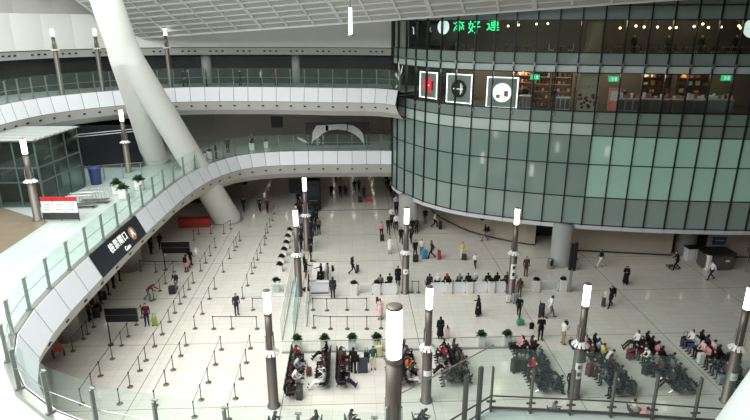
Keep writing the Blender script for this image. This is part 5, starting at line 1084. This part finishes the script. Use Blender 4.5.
# neon characters
M_NEON = mat('green_neon',(30,214,130),.4,emit=2.4,noise=0)
t = thing('neon_sign', 'green neon Chinese characters behind the upper drum glass', 'sign', (0,0,17.6))
for ch, px, py in (('添',455.5,26),('好',470.5,28),('運',488.5,25.5)):
    p_, n = fpt(px, .4); z_ = zat(p_, py); put_text('character', ch, 1.15, M_NEON, t, face_matrix((p_.x,p_.y,z_-17.6), (n.x,n.y,0)))
a_, na = fpt(452,.46); b_, nb_ = fpt(492,.46); z_ = zat(a_, 26)
MB().tube([(a_.x,a_.y,z_-17.6+.75),(b_.x,b_.y,z_-17.6+.75)],.03,6).build('rail', M_DARK, t)
for (px, py, r_, lab) in ((441,27,.62,'round white light disc beside the green neon characters'),(739,28,.72,'round white light disc with faint flower lines')):
    p_, n = fpt(px, .5); z_ = zat(p_, py); t = thing('light_disc', lab, 'sign', (p_.x,p_.y,z_)); d = MB(); d.lathe([(r_,0),(r_,.06)], n=36); o = d.build('disc', mat('disc_glow',(226,244,240),.4,emit=1.0,noise=0), t); mt = face_matrix((0,0,0),(n.x,n.y,0)); o.matrix_local = mt
    d = MB(); [d.tube([(0,0,.065),(r_*.8*math.cos(q),r_*.8*math.sin(q),.065)],.012,4) for q in (0.2,1.2,2.2,3.3,4.3,5.3)]; o = d.build('line', mat('disc_line',(190,208,204),.4), t); o.matrix_local = mt
    MB().tube([(0,0,r_),(0,0,r_+.3)],.02,6).build('rod', M_DARK, t)
# small white mark
p_, n = fpt(412, .5); z_ = zat(p_, 31); t = thing('wall_light','slim crooked white light in the upper drum window','lamp',(p_.x,p_.y,z_),math.atan2(n.x,-n.y)); MB().tube([(-.18,0,.35),(0,0,.28),(.06,0,-.3)],.05,6).build('tube', M_SIGNW, t); MB().box((-.18,0,.4),(.1,.05,.1)).build('mount', M_DARK, t)
# exit signs
for (px, py, lab) in ((533,77,'green sign between the orange shelves'),(611,79,'green sign over the shop beside the mural wall'),(722,78,'bright green and white sign in the far shop')):
    p_, n = fpt(px, 1.0); z_ = zat(p_, py); t = thing('hanging_sign', lab, 'sign', (p_.x,p_.y,z_), math.atan2(n.x,-n.y)); MB().box((0,0,0),(.75,.08,.42)).build('panel', mat('exit_green',(30,170,110),.4,emit=1.6,noise=0), t); MB().box((-.08,-.045,0),(.12,.01,.28)).build('pictogram', M_SIGNW, t); MB().box((.17,-.045,0),(.14,.01,.26)).build('pictogram', M_SIGNW, t); MB().tube([(0,0,.2),(0,0,.5)],.02,6).build('rod', M_DARK, t)
# mural wall with letters and wreath
A_, n = fpt(577, .6); B_, _ = fpt(598, .6); pm_, n = fpt(587.5, .6); t = thing('flower_mural','beige wall panel with gold lettering and dark flower wreath','panel',(pm_.x,pm_.y,13.3),math.atan2(n.x,-n.y)); w = (B_-A_).length
MB().box((0,.08,1.55),(w,.12,3.1)).build('panel', mat('mural_beige',(150,142,118),.5,emit=.12), t)
me = text_mesh('C O A C H', .36); me.materials.clear(); me.materials.append(mat('gold_letter',(128,104,74),.4)); o = ob('lettering', me, t); o.matrix_local = face_matrix((0,.0,1.95),(0,-1,0))
rg = random.Random(4)
for i in range(22):
    xx = -w*.45+i*w*.9/21; zz = .95+.45*math.sin(i*.9)-.3*math.sin(i*.17); MB().ball((xx,.0,zz),(.09+.05*rg.random(),.03,.09+.05*rg.random()),8,6).build('flower', mat('flower_dark',(52,46,46),.5) if i%3 else mat('flower_red',(140,70,76),.5), t)
# warm shelves with goods
GOOD = [mat('goods_%d'%i, c, .5) for i, c in enumerate(((206,140,70),(220,196,150),(150,60,50),(236,226,206),(90,70,60),(60,90,80),(196,110,120)))]
M_SHELFGLOW = mat('shelf_light',(255,190,110),.4,emit=1.3,noise=0); M_WOOD = mat('warm_wood',(120,78,48),.5,noise=.15)
for si,(xa,xb,ins,lit,lab) in enumerate(((532,548,2.2,1,'glowing orange shop shelf beside the green sign'),(550,570,2.2,1,'glowing orange shop shelf next to the beige wall panel'),(516,530,3.2,1,'warm shelf behind the white disc sign'),(640,668,3.0,0,'long shop shelf above the pale counter'),(676,706,3.0,0,'dim shop shelf beside the far green sign'))):
    A_, n = fpt(xa, ins); B_, _ = fpt(xb, ins); pm_ = (A_+B_)/2; w = (B_-A_).length; t = thing('display_shelf', lab, 'shelf', (pm_.x,pm_.y,13.3), math.atan2(n.x,-n.y))
    MB().box((0,.32,1.45),(w,.04,2.9)).build('back', M_WOOD, t)
    for s in (-1,1): MB().box((s*w/2,.1,1.45),(.05,.5,2.9)).build('side', M_WOOD, t)
    for k in range(5):
        MB().box((0,.1,.15+.6*k),(w,.48,.04)).build('shelf', M_WOOD, t)
        if lit and k: MB().box((0,.24,.10+.6*k+.0),(w*.9,.05,.03)).build('light_strip', M_SHELFGLOW, t)
    for k in range(5):
        for j in range(4):
            g = rg.random(); bw_, bh = w/4*.55, .16+.2*g; ox = -w/2+w/4*(j+.5); ca, sa = math.cos(t.rotation_euler.z), math.sin(t.rotation_euler.z)
            o = tag(MB().rbox((0,0,bh/2),(bw_,.22,bh),.03).build('goods_box', GOOD[rg.randrange(7)], None, (pm_.x+ox*ca-.02*sa, pm_.y+ox*sa+.02*ca, 13.3+.172+.6*k), t.rotation_euler.z), f'boxed goods, {ORD[j]} on {ORD[k]} level of {["orange shelf by the green sign","orange shelf by the beige panel","shelf behind the white disc sign","long shelf above the counters","dim shelf by the far sign"][si]}', 'goods', 'boxed goods on shop shelves')
for ci,(xa,xb,ins,py,c,lab) in enumerate(((617,640,1.2,0,(150,146,134),'pale shop counter under the drum glass near the pink display'),(642,668,1.3,0,(120,104,88),'brown shop counter in front of the long shelf'),(672,704,1.2,0,(112,108,100),'grey shop counter of the dim shop'),(520,531,1.2,0,(150,140,130),'small cashier counter behind the white disc sign'),(556,570,1.0,0,(190,180,170),'white display table before the glowing shelf'))):
    A_, n = fpt(xa, ins); B_, _ = fpt(xb, ins); pm_ = (A_+B_)/2; w = (B_-A_).length; t = thing('shop_counter', lab, 'counter', (pm_.x,pm_.y,13.3), math.atan2(n.x,-n.y)); m_ = mat('counter_%d'%ci, c, .4, noise=.1)
    MB().box((0,0,.5),(w,.6,.98)).build('body', m_, t); MB().box((0,0,1.02),(w+.06,.68,.06)).build('top', M_CREAM, t)
    for j in range(3): MB().box((-w/3+w/3*j,-.31,.5),(w/3*.8,.02,.8)).build('panel', mat('counter_panel',(92,84,76),.5), t)
rg2 = random.Random(11); gk = 0
for (xa,xb,ins) in ((617,640,1.2),(642,668,1.3),(672,704,1.2),(706,732,1.4)):
    A_, n = fpt(xa, ins); B_, _ = fpt(xb, ins)
    if xa == 706:
        pm_ = (A_+B_)/2; t = thing('shop_counter','dark counter at the far end of the dim shop','counter',(pm_.x,pm_.y,13.3),math.atan2(n.x,-n.y)); w = (B_-A_).length; MB().box((0,0,.5),(w,.6,.98)).build('body', M_GREYW, t); MB().box((0,0,1.02),(w+.06,.68,.06)).build('top', M_CREAM, t)
    for j in range(9):
        p_ = A_.lerp(B_, (j+.5)/9); hh = .15+.3*rg2.random()
        o = tag(MB().rbox((0,0,hh/2),(.2,.2,hh),.03).build('goods_box', [M_PAPER,GOOD[2],GOOD[3],M_CREAM,GOOD[6],GOOD[0]][rg2.randrange(6)], None, (p_.x,p_.y,14.365), math.atan2(n.x,-n.y)), 'small boxed goods lined up on a shop counter in the glass drum', 'goods', 'boxed goods on shop counters')
A_, n = fpt(614, 1.4); t = thing('pink_display','pink framed display beside the green sign','display',(A_.x,A_.y,13.3),math.atan2(n.x,-n.y)); MB().box((0,0,.9),(.9,.3,1.8)).build('panel', mat('pink_panel',(206,120,116),.5,emit=.15), t); MB().box((0,-.16,1.2),(.7,.02,.8)).build('poster', M_PAPER, t)
for (px,ins,f,tp,lab) in ((440,1.4,180,'brown','person in brown between the first two framed signs'),(554,1.2,200,'black','person in black browsing by the glowing shelves'),(623,2.2,180,'charcoal','shop assistant in charcoal behind the pale counter'),(650,2.3,180,'brown','shop assistant in brown behind the brown counter'),(685,2.2,180,'navy','shop assistant in navy behind the grey counter'),(662,2.3,180,'black','shopper in black behind the brown counter'),(525,2.4,180,'black','cashier in black behind the white disc sign')):
    p_, n = fpt(px, ins); person(p_.x,p_.y,f,'stand',tp,'black',lab,z=13.3)
# restaurant: tables, chairs, pendants, diners
def dining_table(p, lab):
    t = thing('dining_table', lab, 'table', (p.x,p.y,17.6)); MB().box((0,0,.74),(.8,.8,.04)).build('top', mat('table_top',(110,96,80),.4), t); MB().lathe([(.26,0),(.26,.03),(.04,.06),(.04,.72)], n=12).build('pedestal', M_BLACK, t)
def dining_chair(p, rz, lab, m, z=17.6):
    t = thing('dining_chair', lab, 'chair', (p[0],p[1],z), rz); MB().rbox((0,0,.45),(.44,.42,.05),.06).build('seat', m, t); MB().rbox((0,-.2,.72),(.42,.05,.42),.02).build('backrest', m, t)
    for sx in (-1,1):
        for sy in (-1,1): MB().tube([(sx*.17,sy*.16,.43),(sx*.2,sy*.19,0)],.016,6).build('leg', M_STEEL, t)
M_CHW = mat('white_shell_chair',(232,230,226),.4); M_CHG = mat('grey_chair',(128,130,130),.5); M_CHD = mat('dark_chair',(60,54,50),.5)
spots = (464,502,514,522,556,612,629,646,663,680,697,716,731)
for i, px in enumerate(spots):
    p_, n = fpt(px, 1.6); dining_table(p_, f'{["square wood", "small square"][i%2]} dining table, {ORD[i]} along the upper drum window from the neon characters')
    tt = V2((-n.y, n.x))
    for s in (-1,1):
        c_ = p_+tt*(.75*s); white = px == 556
        dining_chair(c_, math.atan2(tt.y, tt.x)+R(90 if s > 0 else -90), f'{"white shell" if white else "grey" if px<530 else "dark"} dining chair on the {"near" if s<0 else "far"} side of the {ORD[i]} table', M_CHW if white else M_CHG if px < 530 else M_CHD)
    if px > 600 and i % 2 == 0:
        c_ = p_+n*-.9; person(c_.x, c_.y, 180, 'stand', ['black','charcoal','brown'][i%3], 'black', f'diner standing behind the {ORD[i]} dining table', z=17.6)
PEND = [(503,26),(513,25),(530,24),(541,23.5),(611,28),(626,26),(634,27),(647,27),(659,28),(665,27.5),(682,26.5),(690,24),(696,27.5),(708,27),(725,26),(727,28)]
for i,(px,py) in enumerate(PEND):
    p_, n = fpt(px, 2.2+.3*(i%3)); z_ = zat(p_, py); t = thing('pendant_lamp', f'small warm pendant bulb, {ORD[i]} along the upper drum window', 'lamp', (p_.x,p_.y,z_))
    MB().ball((0,0,0),.085,12,8).build('bulb', mat('warm_bulb',(255,214,150),.3,emit=9,noise=0), t, smooth=True); MB().tube([(0,0,.1),(0,0,max(.3,20.9-z_))],.012,5).build('cord', M_BLACK, t); MB().lathe([(.04,.08),(.07,.16),(.02,.2)],n=10).build('cap', M_BLACK, t)
A_, n = fpt(579, .7); B_, _ = fpt(597, .7); pm_ = (A_+B_)/2; t = thing('wicker_screen','tan woven screen panel in the upper drum window','screen',(pm_.x,pm_.y,17.6),math.atan2(n.x,-n.y)); w = (B_-A_).length
MB().box((0,0,1.5),(w,.06,2.9)).build('panel', mat('wicker',(128,112,80),.7,noise=.3,scale=30,emit=.1), t); b = MB()
for k in range(-6,14): b.tube([(max(-w/2,min(w/2,-w/2+k*w/7-1.2*0)), -.04,.1),(max(-w/2,min(w/2,-w/2+k*w/7+.8)),-.04,2.9)],.012,4)
b.build('lattice', mat('wicker_dark',(92,78,54),.7), t); MB().box((0,0,.05),(w,.12,.1)).build('base', M_DARK, t)
# ================================================================== LIGHT
w = bpy.data.worlds.new('World'); S.world = w; w.use_nodes = True
bg = w.node_tree.nodes['Background']; bg.inputs[0].default_value = (.96,1.0,.985,1); bg.inputs[1].default_value = 1.0
def area(name, loc, size, power, col=(1,.97,.92), rot=(0,0,0), sy=None):
    l = bpy.data.lights.new(name, 'AREA'); l.energy = power; l.size = size; l.color = col
    if sy: l.shape = 'RECTANGLE'; l.size_y = sy
    o = bpy.data.objects.new(name, l); COL.objects.link(o); o.location = loc; o.rotation_euler = rot; return o
area('rooflight', (-18, 13, 27.9), 36, 19500, (.97,1,.98), sy=30)
area('column_fill', (-20, 41, 27.9), 20, 5200, (.97,1,.98), sy=14)  # unseen lamp added to brighten the slanted column and upper balconies
# downlights under the lower balcony, over the back passage
M_DLITS = mat('soffit_light_glow',(255,236,208),.3,emit=9,noise=0)
M_DLIT = mat('downlight_glow',(255,240,220),.3,emit=18,noise=0)
for i,(X,Y) in enumerate([(x_,y_) for x_ in (-13,-8.6,-2.7,.2,3.2) for y_ in (72,77,82,87,92)]+[(x_,y_) for x_ in (-17.5,-21) for y_ in (34,44,52,60)]):
    t = thing('ceiling_light', f'round recessed downlight under the lower balcony ceiling, {ORD[i]} of that grid', 'light', (X,Y,4.08), 0, 'downlights under the lower balcony'); t['label'] = 'round recessed downlight in the ceiling beneath the lower balcony'
    MB().lathe([(.16,0),(.16,.04)], n=16).build('diffuser', M_DLIT, t); MB().lathe([(.2,.01),(.2,.07)], n=16).build('ring', M_WHITE, t)
for (X,Y) in [(x_,y_) for x_ in (-13,-9,-5,-1,2.5) for y_ in (64,68)]:  # glowing discs added out of view to brighten the lower balcony wall
    t = thing('ceiling_light', 'added round glow disc brightening the lower balcony wall', 'light', (X,Y,11.22), 0, 'added lights over the lower balcony'); MB().lathe([(.2,0),(.2,.04)], n=16).build('diffuser', M_DLIT, t); MB().lathe([(.25,.01),(.25,.07)], n=16).build('ring', M_WHITE, t)
for (X,Y) in ((9,54),(12.5,50.8),(15.5,48.6),(19.5,47),(23,46),(26.5,45.3),(29.5,45),(33.5,44.6)):
    t = thing('ceiling_light', 'small warm downlight in the soffit under the glass drum', 'light', (X,Y,3.22), 0, 'downlights under the drum'); MB().lathe([(.12,0),(.12,.05)], n=14).build('diffuser', M_DLITS, t); MB().lathe([(.16,.01),(.16,.07)], n=14).build('ring', M_WHITE, t)
for px in (440,480,520,560,600,640,680,720):  # unseen point lamps added to brighten the shop and dining interiors
    p_, n = fpt(px, 3.0); l = bpy.data.lights.new('shop_fill','POINT'); l.energy = 170 if px < 600 else 110; l.color = (1,.82,.62); l.shadow_soft_size = .3; o = bpy.data.objects.new('shop_fill', l); COL.objects.link(o); o.location = (p_.x,p_.y,16.2)
    l = bpy.data.lights.new('dining_fill','POINT'); l.energy = 60; l.color = (1,.78,.55); l.shadow_soft_size = .3; o = bpy.data.objects.new('dining_fill', l); COL.objects.link(o); o.location = (p_.x,p_.y,20.3)
vs_ = S.view_settings; vs_.view_transform = 'Standard'; vs_.look = 'None'; vs_.gamma = 1; vs_.exposure = -0.04
S.cycles.max_bounces = 10; S.cycles.transparent_max_bounces = 24; S.cycles.diffuse_bounces = 4
for o in [o for o in bpy.data.objects if o.get('label') == 'lamp']: o['label'] = 'tall lamp post'
